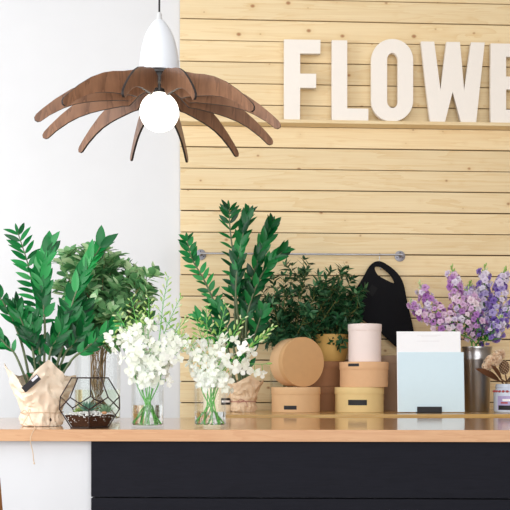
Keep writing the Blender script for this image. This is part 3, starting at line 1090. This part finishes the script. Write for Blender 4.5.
zz_stem(zr, [from_pot(b_, -0.03, 0.02)] + px_path([(226, 350), (216, 338), (207, 326), (199, 318)], RPD), 0.075, 0.03, 8, 0.25, 46, 0.1, M_ZZ, 0.006)


# ------------------------------------------------------------------ leafy branches
def leafy_branch(name, c0, pts, label, cat, group, leafmat, twigmat, L, W, shape, t0, nl, nsub, sublen, r0=0.0035, rosette=0, n=18, up=0.3, lenvar=0.25):
    """A cut branch: twig with side shoots (part), its leaves a part of their own."""
    c = spline(pts, n)
    root = thing(name, c[0].copy(), label, cat, group)
    tw, lv = MB(), MB()
    tw.tube(c, [r0 * (1 - 0.75 * i / n) for i in range(n + 1)], 6)
    shoots = [(c, t0, nl)]
    for k in range(nsub):
        t = t0 + (0.97 - t0) * (k + random.random()) / nsub
        p, d = at_t(c, t)
        dd = (d * 0.7 + rvec() * 0.8 + Vector((0, 0, up * 0.5))).normalized()
        l = sublen * random.uniform(0.6, 1.2) * (1.15 - 0.5 * t)
        s_ = spline([p, p + dd * l * 0.5 + rvec() * l * 0.06, p + (dd + Vector((0, 0, up * 0.6))).normalized() * l], 6)
        tw.tube(s_, [r0 * 0.38 * (1 - 0.6 * i / 6) for i in range(7)], 5)
        shoots.append((s_, 0.2, max(4, int(nl * 0.5))))
    for s_, a0, cnt in shoots:
        ph = random.uniform(0, 6.28)
        for i in range(cnt):
            t = a0 + (1 - a0) * i / max(1, cnt - 1)
            p, d = at_t(s_, t)
            o1 = d.orthogonal().normalized()
            o1 = Quaternion(d, ph + i * 2.4) @ o1
            dd = (d * random.uniform(0.35, 0.8) + o1 + Vector((0, 0, up * 0.4))).normalized()
            nn = (d * 0.8 - o1 * 0.4 + Vector((0, 0, 0.6)) + rvec() * 0.4)
            k_ = random.uniform(1 - lenvar, 1 + lenvar)
            lv.leaf(p, dd, nn, L * k_, W * k_, 0.22, random.uniform(-0.05, 0.2), shape, 4)
        if rosette:
            p, d = at_t(s_, 1)
            for i in range(rosette):
                o1 = Quaternion(d, i * 2.4) @ d.orthogonal().normalized()
                dd = (d * random.uniform(0.3, 1.1) + o1).normalized()
                lv.leaf(p, dd, d - o1 * 0.3, L * random.uniform(0.7, 1.05), W * random.uniform(0.8, 1.05), 0.2, 0.1, shape, 4)
    tb_ = tw.build('twig', twigmat, root)
    lv.build('leaves', leafmat, root)
    return root


# bunch in the wide vase behind the terrarium
ends = [(62, 258), (72, 250), (82, 256), (90, 248), (97, 256), (105, 247), (113, 252), (118, 262), (128, 268), (138, 268), (147, 272), (146, 288), (143, 302), (140, 314),
        (128, 296), (118, 282), (104, 275), (90, 280), (78, 276), (64, 284), (122, 318), (108, 306), (94, 304), (80, 300), (132, 330), (112, 328), (74, 316), (100, 322)]
for i, (x, y) in enumerate(ends):
    a = 2.4 * i
    rr_ = 0.066 * sqrt((i + 0.5) / len(ends))
    base = v3c + Vector((rr_ * cos(a), rr_ * sin(a), 0.012))
    dz = random.uniform(-0.12, 0.14)
    fx = 97.5 + (x - 97.5) * 0.22
    leafy_branch('leafy_branch', None, [base, D(97.5 + (x - 97.5) * 0.05 - 4 * cos(a), 385, VD3 + 0.02 * sin(a)), D(fx, 348, VD3 + dz * 0.25), D(97.5 + (x - 97.5) * 0.62, 348 + (y - 348) * 0.55, VD3 + dz * 0.7), D(x, y + 5, VD3 + dz)],
                 'cut branch with mid green oval leaves in the wide glass vase', 'branch', 'oval leaved branches in the wide vase', M_PITTO, M_TWIG,
                 0.054, 0.029, 1, 0.52, 14, 7, 0.072, 0.0029, 7)

# dark greenery above the boxes
ends = [(258, 300), (262, 285), (272, 276), (283, 272), (292, 262), (304, 256), (306, 268), (318, 272), (330, 268), (340, 270), (347, 266), (352, 276), (330, 285), (316, 290), (300, 288), (286, 292), (272, 300),
        (262, 320), (278, 320), (292, 310), (308, 308), (270, 334), (284, 332)]
for i, (x, y) in enumerate(ends):
    a = 2.4 * i
    rr_ = 0.05 * sqrt((i + 0.5) / len(ends))
    base = v4c + Vector((rr_ * cos(a), rr_ * sin(a), 0.012))
    dz = random.uniform(-0.22, 0.04)
    leafy_branch('leafy_branch', None, [base, D(288 + (x - 288) * 0.1, 372, VD4), D(288 + (x - 288) * 0.3, 345, VD4 + dz * 0.3), D(288 + (x - 288) * 0.68, 345 + (y - 345) * 0.55, VD4 - 0.02 + dz * 0.7), D(x, y + 4, VD4 - 0.03 + dz)],
                 'dark green small leaved branch rising behind the tipped round box', 'branch', 'dark branches behind the tipped box', M_RUSCUS, M_GTWIG,
                 0.046, 0.016, 2, 0.42, 16, 6, 0.085, 0.0032, 4)
ends = [(318, 300), (328, 292), (340, 290), (350, 296), (358, 290), (360, 306), (357, 318), (350, 328), (346, 312), (334, 308), (322, 316), (312, 326), (324, 334), (336, 324), (345, 336), (332, 340)]
for i, (x, y) in enumerate(ends):
    a = 2.4 * i
    rr_ = 0.05 * sqrt((i + 0.5) / len(ends))
    base = pc + Vector((rr_ * cos(a), rr_ * sin(a), 0.118))
    dz = random.uniform(-0.2, 0.06)
    leafy_branch('leafy_branch', None, [base, D(331 + (x - 331) * 0.4, 330 + (y - 330) * 0.3, BD2 + dz * 0.4), D(331 + (x - 331) * 0.75, 330 + (y - 330) * 0.75, BD2 + dz * 0.8), D(x, y, BD2 + dz)],
                 'dark green bushy branch growing out of the straw pot', 'branch', 'dark branches in the straw pot', M_RUSCUS, M_GTWIG,
                 0.044, 0.016, 2, 0.2, 16, 6, 0.08, 0.003, 4)

# ------------------------------------------------------------------ terrarium
TD = 2.95
tc_ = G(89.8, TD, ZC)
a_ = 22.4 * TD / FPX
r1, r2 = 0.8507 * a_, 1.3764 * a_
zh = [0.0022, 0.8507 * a_, 1.3764 * a_, 2.2270 * a_]
FT = math.atan2(CAM.y - tc_.y, CAM.x - tc_.x) - radians(1.5)
ringv = []
for r_, z_, o_ in ((r1, zh[0], 0), (r2, zh[1], 0), (r2, zh[2], 36), (r1, zh[3], 36)):
    ringv.append([tc_ + Vector((r_ * cos(FT + radians(o_ + 72 * k)), r_ * sin(FT + radians(o_ + 72 * k)), z_)) for k in range(5)])
A, B_, C_, D_ = ringv
ter = thing('terrarium', tc_, 'faceted glass terrarium with dark metal edges on the counter', 'terrarium')
m = MB()
for k in range(5):
    n_ = (k + 1) % 5
    for p, q_ in ((A[k], A[n_]), (A[k], B_[k]), (B_[k], C_[k]), (B_[n_], C_[k]), (C_[k], D_[k]), (D_[k], D_[n_])):
        m.tube([p, q_], 0.0021, 6)
    for S_ in (A, B_, C_, D_): m.blob(S_[k], 0.0024)
m.build('frame', M_COPPER, ter)
m = MB()
for k in range(5):
    n_ = (k + 1) % 5
    m.add([A[k], A[n_], B_[n_], C_[k], B_[k]], [(0, 1, 2, 3, 4)])
    p_ = (k - 1) % 5
    m.add([D_[k], D_[p_], C_[p_], B_[k], C_[k]], [(0, 1, 2, 3, 4)])
m.build('glass_panes', M_PANE, ter, False)


def inset(v, f=0.955):
    return Vector((tc_.x + (v.x - tc_.x) * f, tc_.y + (v.y - tc_.y) * f, v.z))


zs = 0.62 * zh[1]
m = MB()
lo = [inset(v) + Vector((0, 0, 0.003)) for v in A]
hi = [inset(A[k].lerp(B_[k], 0.62 + 0.05 * sin(k * 2.1))) for k in range(5)]
mid = tc_ + Vector((0, 0, zs + 0.012))
m.add(lo + hi + [mid], [(4, 3, 2, 1, 0)] + [(k, (k + 1) % 5, 5 + (k + 1) % 5, 5 + k) for k in range(5)] + [(5 + k, 5 + (k + 1) % 5, 10) for k in range(5)])
m.build('soil', M_SOIL, ter, False)
m = MB()
rnd = random.Random(4)
for i in range(330):
    k = rnd.randrange(5)
    w1 = sqrt(rnd.random())
    edge = hi[k].lerp(hi[(k + 1) % 5], rnd.random())
    p = mid.lerp(edge, w1) + Vector((0, 0, rnd.uniform(0.0, 0.005)))
    m.blob(p, rnd.uniform(0.0022, 0.0042), 1, rnd.uniform(0.7, 1), rnd.uniform(0.6, 0.9), Matrix.Rotation(rnd.random() * 3, 4, 'Z'), 6, 4)
for i in range(70):
    k = rnd.randrange(5)
    u_, w_ = rnd.random(), rnd.random() ** 0.5
    p = lo[k].lerp(lo[(k + 1) % 5], u_).lerp(hi[k].lerp(hi[(k + 1) % 5], u_), 0.35 + 0.65 * w_)
    m.blob(p, rnd.uniform(0.001, 0.0022), n=5, k=3)
gv = m.build('gravel', M_GRAVEL, ter, False)
gv['kind'] = 'stuff'


def succulent(px, dep, z, n, L, W, mat, label, spread=1.0):
    c = G(px, dep, z)
    m = MB()
    for i in range(n):
        t = i / n
        el = radians(78 - 62 * t * spread)
        a = i * 2.39996
        d = Vector((cos(a) * cos(el), sin(a) * cos(el), sin(el)))
        l = L * (0.75 + 0.35 * t)
        c_ = [c + d * l * s_ + Vector((0, 0, 0.12 * l * s_ * s_)) for s_ in (0, 0.25, 0.5, 0.75, 1.0)]
        m.tube(c_, [W * 0.55, W, W * 0.85, W * 0.5, W * 0.08], 6)
    return lone(m, 'succulent', mat, c, label, 'plant')


zsu = ZC + zs + 0.012
succulent(87.5, TD + 0.005, zsu, 24, 0.042, 0.0042, M_SUCC, 'blue green rosette succulent in the middle of the terrarium')
succulent(105.5, TD + 0.01, zsu - 0.003, 26, 0.036, 0.0026, M_SUCC2, 'pale spiky succulent at the right side of the terrarium')
succulent(79, TD + 0.03, zsu - 0.004, 18, 0.022, 0.003, M_MOSS, 'small yellow green succulent at the left of the terrarium')
m = MB(); c = G(104.3, TD - 0.045, zsu - 0.004); m.blob(c + Vector((0, 0, 0.004)), 0.008, 1.1, 0.8, 0.62, None, 12, 8)
lone(m, 'pebble', M_PEB, c, 'tan pebble lying on the gravel in the terrarium', 'pebble')


# ------------------------------------------------------------------ flowers
def petals_mesh(name, mat, rings, seed):
    rnd = random.Random(seed)
    m = MB()
    for n_, L, W, el, sh, curl in rings:
        ph = rnd.random() * 6
        for i in range(n_):
            a = ph + 2 * pi * i / n_ + rnd.uniform(-0.12, 0.12)
            e_ = radians(el + rnd.uniform(-12, 12))
            d = Vector((cos(a) * cos(e_), sin(a) * cos(e_), sin(e_)))
            nn = Vector((-cos(a) * sin(e_), -sin(a) * sin(e_), cos(e_)))
            m.leaf(Vector((0, 0, 0)), d, nn, L * rnd.uniform(0.9, 1.1), W, 0.18, curl, sh, 4)
    me = bpy.data.meshes.new(name)
    me.from_pydata([tuple(v) for v in m.v], [], m.f)
    me.shade_smooth()
    me.materials.append(mat)
    return me


WHITE = [petals_mesh('blossom', M_WPETAL, [(3, 0.023, 0.013, 12, 0, 0.1), (2, 0.024, 0.019, 22, 1, 0.1), (3, 0.011, 0.010, 60, 1, -0.2)], k) for k in range(4)]
PINK = [petals_mesh('floret', M_LILAC, [(5, 0.021, 0.019, 12, 1, 0.2), (5, 0.017, 0.016, 42, 1, 0.1), (4, 0.011, 0.011, 70, 1, -0.1)], 10 + k) for k in range(4)]
LAV = [petals_mesh('floret', M_LAVENDER, [(5, 0.021, 0.019, 12, 1, 0.2), (5, 0.017, 0.016, 42, 1, 0.1), (4, 0.011, 0.011, 70, 1, -0.1)], 20 + k) for k in range(4)]


PALE = [petals_mesh('floret', M_PALE, [(5, 0.021, 0.019, 12, 1, 0.2), (5, 0.017, 0.016, 42, 1, 0.1), (4, 0.011, 0.011, 70, 1, -0.1)], 30 + k) for k in range(3)]


def place_flower(root, me, p, d, sc, name):
    o = bpy.data.objects.new(name, me)
    COL.objects.link(o)
    o.parent = root
    o.location = p - root.location
    q_ = d.to_track_quat('Z', 'Y') @ Quaternion((0, 0, 1), random.uniform(0, 6.28))
    o.rotation_mode = 'QUATERNION'
    o.rotation_quaternion = q_
    o.scale = (sc, sc, sc)
    return o


bm_ = MB(); bm_.blob(Vector((0, 0, 0)), 1.0, 0.62, 0.62, 1.7, None, 8, 6)
BUD = bpy.data.meshes.new('bud')
BUD.from_pydata([tuple(v) for v in bm_.v], [], bm_.f)
BUD.shade_smooth()
BUD.materials.append(M_BUD)
VIEW = Vector((-SY, -CY, 0.1))


def white_spray(c, vr, depth, neck, end, label, group, nb, t0, t1, nbud, seed, jit=0.03, mids=()):
    """An orchid-like spray: green stem in the vase, white blossoms, green buds to the tip."""
    rnd = random.Random(seed)
    a = seed * 2.4
    rr_ = vr * 0.8 * sqrt(((seed * 0.37) % 1.0) * 0.7 + 0.3)
    base = c + Vector((-rr_ * cos(a), -rr_ * sin(a), 0.011))
    dz = rnd.uniform(-0.05, 0.05)
    pts = [base, D(neck[0] + 0.14 * (end[0] - neck[0]) + 7 * cos(a), neck[1], depth + 0.015 * sin(a))] + [D(x, y, depth + dz * 0.5) for x, y in mids] + [D(end[0], end[1], depth + dz)]
    if not mids:
        pts.insert(2, D(neck[0] + (end[0] - neck[0]) * 0.45, neck[1] + (end[1] - neck[1]) * 0.52, depth + dz * 0.5))
    cv = spline(pts, 24)
    root = thing('flower_spray', base, label, 'flower', group)
    m = MB(); m.tube(cv, [0.0022 * (1 - 0.6 * i / 24) for i in range(25)], 7)
    pos = []
    for i in range(nb):
        t = t0 + (t1 + 0.06 - t0) * ((i + 0.5) / nb) ** 1.25
        p, d = at_t(cv, t)
        o_ = rvec()
        o_ = (o_ - d * o_.dot(d)).normalized()
        pp = p + o_ * jit * rnd.uniform(0.4, 1.5)
        m.tube([p, p.lerp(pp, 0.5) + Vector((0, 0, 0.003)), pp], 0.0008, 5)
        pos.append((pp, (o_ + VIEW * 0.9).normalized()))
    for i in range(nbud):
        t = t1 + (1 - t1) * (i + 0.5) / nbud
        p, d = at_t(cv, t)
        sd = 1 if i % 2 else -1
        o_ = (Quaternion(d, rnd.uniform(-0.9, 0.9) + (0 if sd > 0 else pi)) @ Vector((CY, -SY, 0)))
        dd = (d * 0.75 + o_ * 0.8).normalized()
        l = 0.016 * (1.25 - 0.6 * i / nbud)
        pp = p + dd * l
        m.tube([p, pp], 0.0008, 5)
        sz = 0.0052 * (1.25 - 0.55 * i / nbud)
        place_flower(root, BUD, pp + dd * sz * 1.2, dd, sz, 'bud')
    m.build('stem', M_FSTEM, root)
    for pp, dd in pos:
        place_flower(root, rnd.choice(WHITE), pp, dd, rnd.uniform(0.8, 1.1), 'blossom')


GL, GR = 'white sprays in the vase beside the terrarium', 'white sprays in the vase nearest the boxes'
LBL, LBR = 'white flower spray with green buds in the vase beside the terrarium', 'white flower spray with green buds in the vase nearest the boxes'
left_sp = [((168.5, 276), 8, 0.42, 0.62, 13, ((158, 345), (163, 305))), ((181, 296), 10, 0.4, 0.68, 11, ()), ((131, 297), 12, 0.4, 0.74, 10, ()), ((117, 312), 13, 0.38, 0.8, 8, ()), ((187, 318), 12, 0.36, 0.82, 6, ()), ((112, 336), 12, 0.36, 0.97, 3, ()), ((185, 346), 11, 0.36, 0.97, 2, ()),
           ((149, 298), 12, 0.4, 0.74, 9, ()), ((141, 312), 13, 0.36, 0.8, 7, ()), ((121, 335), 13, 0.34, 0.96, 3, ()), ((178, 338), 13, 0.34, 0.97, 3, ()), ((134, 326), 14, 0.32, 0.92, 4, ())]
for i, (e_, nb, t0, t1, nbud, mids) in enumerate(left_sp):
    white_spray(v1c, v1r, VD1, (147.6, 383), e_, LBL, GL, nb, t0, t1, nbud, i + 1, mids=mids)
right_sp = [((273, 327), 10, 0.36, 0.74, 10, ((232, 360), (252, 346))), ((264, 364), 9, 0.36, 0.96, 2, ((236, 366),)), ((158, 313), 6, 0.34, 0.55, 13, ((196, 356), (180, 336))), ((196, 318), 11, 0.36, 0.74, 9, ()), ((206, 306), 10, 0.36, 0.68, 10, ()),
            ((226, 303), 9, 0.36, 0.62, 11, ()), ((243, 318), 11, 0.36, 0.76, 8, ()), ((190, 340), 12, 0.34, 0.96, 3, ()), ((232, 338), 13, 0.34, 0.95, 3, ()), ((248, 350), 11, 0.34, 0.97, 2, ())]
for i, (e_, nb, t0, t1, nbud, mids) in enumerate(right_sp):
    white_spray(v2c, v2r, VD2, (210.2, 387), e_, LBR, GR, nb, t0, t1, nbud, i + 1, mids=mids)

# ------------------------------------------------------------------ zinc bucket with flower spikes
KD = 4.42
kc = G(477, KD, ZS)
sk_ = KD / FPX
bk = thing('metal_bucket', kc, 'tall dented zinc bucket of purple flowers beside the blue card', 'bucket')
m = MB()
bh = 64.5 * sk_
m.lathe([(0, ZS + 0.0005), (11.6 * sk_, ZS + 0.0005), (12.1 * sk_, ZS + 0.004), (13.6 * sk_, ZS + 50 * sk_), (14.0 * sk_, ZS + 51 * sk_), (14.2 * sk_, ZS + 53.5 * sk_), (13.8 * sk_, ZS + 54.5 * sk_), (14.6 * sk_, ZS + 62 * sk_), (15.1 * sk_, ZS + 63.3 * sk_), (14.9 * sk_, ZS + bh), (14.4 * sk_, ZS + bh - 0.001), (13.6 * sk_, ZS + 54 * sk_), (11.4 * sk_, ZS + 0.01), (0, ZS + 0.009)], T((kc.x, kc.y, 0)), 64)
m.build('body', M_BUCKET, bk)


def spike(pts, depth, fl, lab, n, rmax, seed, buds=6, sc=1.0, t0=0.45, green=8):
    rnd = random.Random(seed)
    a = seed * 2.4
    base = kc + Vector((0.03 * cos(a), 0.03 * sin(a), 0.012))
    cv = spline([base, D(477 + 6 * cos(a), 349, KD + 0.03 * sin(a))] + [D(x, y, depth) for x, y in pts], 22)
    root = thing('flower_spike', base, lab, 'flower', 'purple flower spikes in the zinc bucket')
    m, lf = MB(), MB()
    m.tube(cv, [0.0032 * (1 - 0.5 * i / 22) for i in range(23)], 7)
    pos = []
    for i in range(n):
        t = t0 + (0.95 - t0) * (i + 0.5) / n
        p, d = at_t(cv, t)
        o_ = Quaternion(d, i * 2.39996) @ d.orthogonal().normalized()
        w = rmax * (1.08 - 0.62 * ((t - t0) / (1 - t0)) ** 1.5) * rnd.uniform(0.7, 1.1)
        pp = p + o_ * w * (1.0 if i % 3 else 0.6) + d * 0.01
        pos.append((pp, (o_ + d * 0.25 + VIEW * 0.25 + rvec() * 0.35).normalized(), sc * rnd.uniform(0.7, 1.15), rnd.random() < 0.08 + 0.5 * max(0, (t - t0) / (1 - t0) - 0.35)))
        m.tube([p, pp], 0.0011, 5)
    for i in range(buds):
        t = 0.93 + 0.07 * (i + 1) / buds
        p, d = at_t(cv, t)
        dd = (d + Quaternion(d, i * 2.4) @ d.orthogonal().normalized() * (1.0 - 0.12 * i)).normalized()
        place_flower(root, BUD, p + dd * 0.012, dd, 0.0066, 'bud')
        m.tube([p, p + dd * 0.012], 0.001, 5)
    for i in range(green):
        t = 0.3 + 0.35 * rnd.random()
        p, d = at_t(cv, t)
        o_ = Quaternion(d, rnd.uniform(0, 6.28)) @ d.orthogonal().normalized()
        lf.leaf(p, d * 0.7 + o_ * 0.7, o_ * -0.5 + d, rnd.uniform(0.05, 0.085), 0.011, 0.2, 0.2, 2, 5)
    m.build('stem', M_FSTEM, root)
    lf.build('leaves', M_DGREEN, root)
    for pp, dd, s_, pale in pos:
        place_flower(root, rnd.choice(PALE if pale else fl), pp, dd, s_ * 0.9, 'floret')


spike([(463, 332), (446, 318), (430, 305), (420, 284)], KD - 0.06, PINK, 'lilac flower spike leaning far to the left over the white card', 64, 0.046, 1, t0=0.42)
spike([(460, 334), (438, 325), (420, 312), (411, 302)], KD - 0.08, PINK, 'short lilac flower spike lowest on the left, over the card', 44, 0.03, 2, buds=3, t0=0.45)
spike([(466, 325), (458, 300), (452, 268)], KD - 0.04, PINK, 'pink lilac upright flower spike above the right edge of the card', 78, 0.05, 3, t0=0.36)
spike([(478, 328), (474, 305), (468, 290)], KD - 0.07, PINK, 'short pink lilac flower spike low in the middle of the bunch', 37, 0.036, 4, t0=0.45, buds=3)
spike([(482, 325), (484, 298), (485, 267)], KD, LAV, 'pale lavender flower spike standing straight above the bucket', 78, 0.05, 5, t0=0.36)
spike([(490, 325), (498, 298), (505, 270)], KD - 0.02, LAV, 'lavender flower spike with green tip leaning slightly right', 71, 0.046, 6, t0=0.38, buds=9)
spike([(492, 335), (502, 322), (512, 300)], KD - 0.07, LAV, 'lavender flower spike leaning furthest right', 47, 0.042, 7, t0=0.45)
spike([(486, 340), (495, 330), (500, 318)], KD - 0.1, LAV, 'small lavender spike low at the bucket rim', 30, 0.034, 8, t0=0.42, sc=0.85)
spike([(474, 330), (470, 305), (470, 284)], KD + 0.07, LAV, 'violet flower spike at the back of the bunch', 51, 0.044, 9, t0=0.42)

# ------------------------------------------------------------------ cards in a stand
CD = 4.2
cardz = ZS
cw = CD / FPX
cst = G(429.2, CD - 0.006, ZS)
Ry = Matrix.Rotation(-YAW + 0.0, 4, 'Z')
lean = Matrix.Rotation(radians(-4), 4, 'X')
st = thing('card_stand', cst, 'small black stand holding up the cards', 'stand')
m = MB()
FC = T(cst) @ Ry
m.box(-12.2 * cw, 12.2 * cw, -0.012, -0.0045, 0.0005, 6.2 * cw, FC)
m.box(-12.2 * cw, 12.2 * cw, -0.012, 0.03, 0.0003, 0.0035, FC)
m.box(-12.2 * cw, 12.2 * cw, 0.010, 0.014, 0.0005, 6.2 * cw, FC)
m.build('bracket', M_BLACKLABEL, st, False)
FCc = T(cst + Vector((0, 0, 0.0038))) @ Ry @ lean
fx = 431.6 - 429.2
m = MB()
x0, x1 = (398.4 - 429.2) * cw, (464.4 - 429.2) * cw
m.box(x0, x1, -0.0034, -0.0008, 0.0, 60 * cw, FCc)
lone(m, 'blue_card', M_BLUE, cst + Vector((0, 0, 0.0038)), 'pale blue card in the black stand in front of the white card', 'card', None, False, 0.0004)
wc = thing('white_card', cst + Vector((0, 0.003, 0.0038)), 'white card showing above the pale blue card', 'card')
m = MB()
m.box((397.6 - 429.2) * cw, (461.6 - 429.2) * cw, 0.0, 0.0026, 0.0, 81 * cw, FCc)
m.build('sheet', M_SHEET, wc, False)
m = MB()
for yy, a0, a1 in ((77.0, 418, 442), (76.0, 422, 438), (71.0, 417.5, 440.5)):
    m.box((a0 - 429.2) * cw, (a1 - 429.2) * cw, -0.0003, 0.0, yy * cw, (yy + 0.5) * cw, FCc)
m.build('faint_lines', M_FAINT, wc, False)

# ------------------------------------------------------------------ jar with dried flowers
JD = 4.27
jw = JD / FPX
jc = G(511.5, JD, ZS)
jar = thing('glass_jar', jc, 'small milky jar with a printed label at the right picture edge', 'jar')
m = MB()
J = lambda r, z: (r * jw, ZS + z * jw)
m.lathe([(0, ZS + 0.0004), J(16.5, 0.1), J(17.4, 1.2), J(17.5, 19.5), J(16.8, 21.8), J(15.4, 23.2), J(15.2, 24), J(15.7, 24.6), J(15.7, 26), J(15.2, 26.6), J(15.2, 28.4), J(14.2, 28.4), J(14.2, 23), J(16, 19), J(16, 2), (0, ZS + 2 * jw)], T((jc.x, jc.y, 0)), 56)
m.build('body', M_JARGLASS, jar)
lbp = black_label(jc, 17.5 * jw, ZS + 2.6 * jw, ZS + 16.6 * jw, 498.4, 526, JD, jar, M_LABELP, 'label')
black_label(jc, 17.5 * jw, ZS + 2.8 * jw, ZS + 7.2 * jw, 499.2, 525.4, JD, lbp, M_BLACKLABEL, 'label_band', 0.0011)
black_label(jc, 17.5 * jw, ZS + 9.0 * jw, ZS + 10.6 * jw, 501.5, 508, JD, lbp, M_RED, 'label_print', 0.0011)
black_label(jc, 17.5 * jw, ZS + 11.4 * jw, ZS + 13.6 * jw, 503, 520, JD, lbp, M_SHEET, 'label_print', 0.0011)
m = MB()
f0 = math.atan2(CAM.y - jc.y, CAM.x - jc.x)
for k in range(-6, 7):
    aa = f0 + k * 0.24
    cpos = Vector((jc.x + 16.9 * jw * cos(aa), jc.y + 16.9 * jw * sin(aa), ZS + 21.0 * jw))
    m.blob(cpos, 2.0 * jw, 0.9, 0.9, 0.6, None, 8, 6)
m.build('red_swag', M_RED, jar)

dz_ = JD - 0.05
# dried cream cluster
bse = jc + Vector((-0.02, 0, 0.012))
dr = thing('dried_flower', bse, 'dried cream flower cluster in the jar', 'flower')
tipc = D(493.5, 360, JD - 0.07)
m = MB(); m.tube(spline([bse, D(503, 383, JD - 0.01), D(497, 372, JD - 0.05), tipc], 14), 0.0025, 7)
m.build('stem', M_DLEAF, dr)
DRY = [petals_mesh('floret', M_DRIED, [(5, 0.011, 0.010, 20, 1, -0.2), (4, 0.008, 0.008, 60, 1, -0.2)], 40 + k) for k in range(3)]
for k in range(95):
    d = rvec()
    if d.y > 0.5: d.y *= -1
    pp = tipc + Vector((d.x * 0.046, d.y * 0.03, d.z * 0.026 + d.x * 0.03))
    place_flower(dr, random.choice(DRY), pp, d, random.uniform(0.9, 1.5), 'floret')
# dried leaves
for k, (mid_, end_, lab, W) in enumerate((((490, 378), (473, 370.5), 'curled dried brown leaf pointing left from the jar', 0.05), ((496, 378), (489, 366), 'upright dried brown leaf between jar and cream cluster', 0.045), ((506, 378), (519, 372), 'dried brown leaf at the right picture edge', 0.045))):
    bse = jc + Vector((-0.012 + 0.012 * k, -0.01, 0.012))
    o = thing('dried_leaf', bse, lab, 'leaf')
    nk = D(503 + 3 * k, 384, JD - 0.02)
    m = MB(); m.tube(spline([bse, nk, D(mid_[0] + 5, mid_[1] + 1, JD - 0.06)], 8), 0.0022, 6)
    m.build('stem', M_DLEAF, o)
    m = MB()
    b0_, e0_ = D(mid_[0] + 10 - 4 * k, mid_[1] + 3, JD - 0.055), D(end_[0], end_[1], JD - 0.12)
    dd = e0_ - b0_
    m.leaf(b0_, dd, Vector((0.15, -0.75, 0.65)), dd.length, W, 0.5, -0.08, 0, 10)
    m.build('blade', M_DLEAF, o)
# seed pod
bse = jc + Vector((0.01, 0.012, 0.012))
pd_ = thing('seed_pod', bse, 'dried cone shaped seed pod standing in the jar', 'seed pod')
pcn = D(504.3, 367.5, JD - 0.05)
m = MB(); m.tube(spline([bse, D(507, 383, JD), pcn], 8), 0.003, 7)
m.build('stem', M_DLEAF, pd_)
m = MB()
m.blob(pcn, 0.028, 0.85, 0.85, 1.15, None, 20, 14)
cn_ = m.build('cone', M_POD, pd_)
m = MB()
for k in range(90):
    z_ = 1 - 2 * (k + 0.5) / 90
    a = k * 2.39996
    rr_ = sqrt(1 - z_ * z_)
    m.blob(pcn + Vector((0.0242 * rr_ * cos(a), 0.0242 * rr_ * sin(a), 0.033 * z_)), 0.0024, n=6, k=4)
sd_ = m.build('seeds', M_DSEED, cn_)
sd_['kind'] = 'stuff'

# ------------------------------------------------------------------ chair at the left edge
chd = 2.5
cp = D(-2, 510, chd)
ch = thing('wooden_chair', (cp.x + 0.05, cp.y, 0), 'brown wooden chair, back post just in the bottom left corner', 'chair')
zt_ = D(-4, 481, chd).z
m0 = Vector((cp.x, cp.y, 0))


def post(dy, top):
    m = MB()
    p0 = Vector((cp.x + 0.07, cp.y + dy, 0.0))
    p1 = Vector((cp.x + 0.055, cp.y + dy, 0.45))
    p2 = Vector((cp.x - 0.004, cp.y + dy, cp.z))
    p3 = D(-3.2, 478, chd); p3.y = cp.y + dy
    m.tube([p0, p1, p2, p3], [0.014, 0.017, 0.0165, 0.009], 12)
    m.build('leg', M_CHAIR, ch)


post(0.0, 0); post(-0.38, 0)
for dy in (0.0, -0.38):
    m = MB()
    m.tube([(cp.x + 0.44, cp.y + dy, 0), (cp.x + 0.42, cp.y + dy, 0.44)], [0.013, 0.017], 12)
    m.build('leg', M_CHAIR, ch)
m = MB(); m.box(cp.x + 0.03, cp.x + 0.46, cp.y - 0.40, cp.y + 0.02, 0.44, 0.465)
m.build('seat', M_CHAIR, ch, False, bevel=0.004)
m = MB(); m.box(cp.x - 0.012, cp.x + 0.006, cp.y - 0.37, cp.y - 0.01, cp.z - 0.05, cp.z + 0.03)
m.build('back_rail', M_CHAIR, ch, False, bevel=0.003)
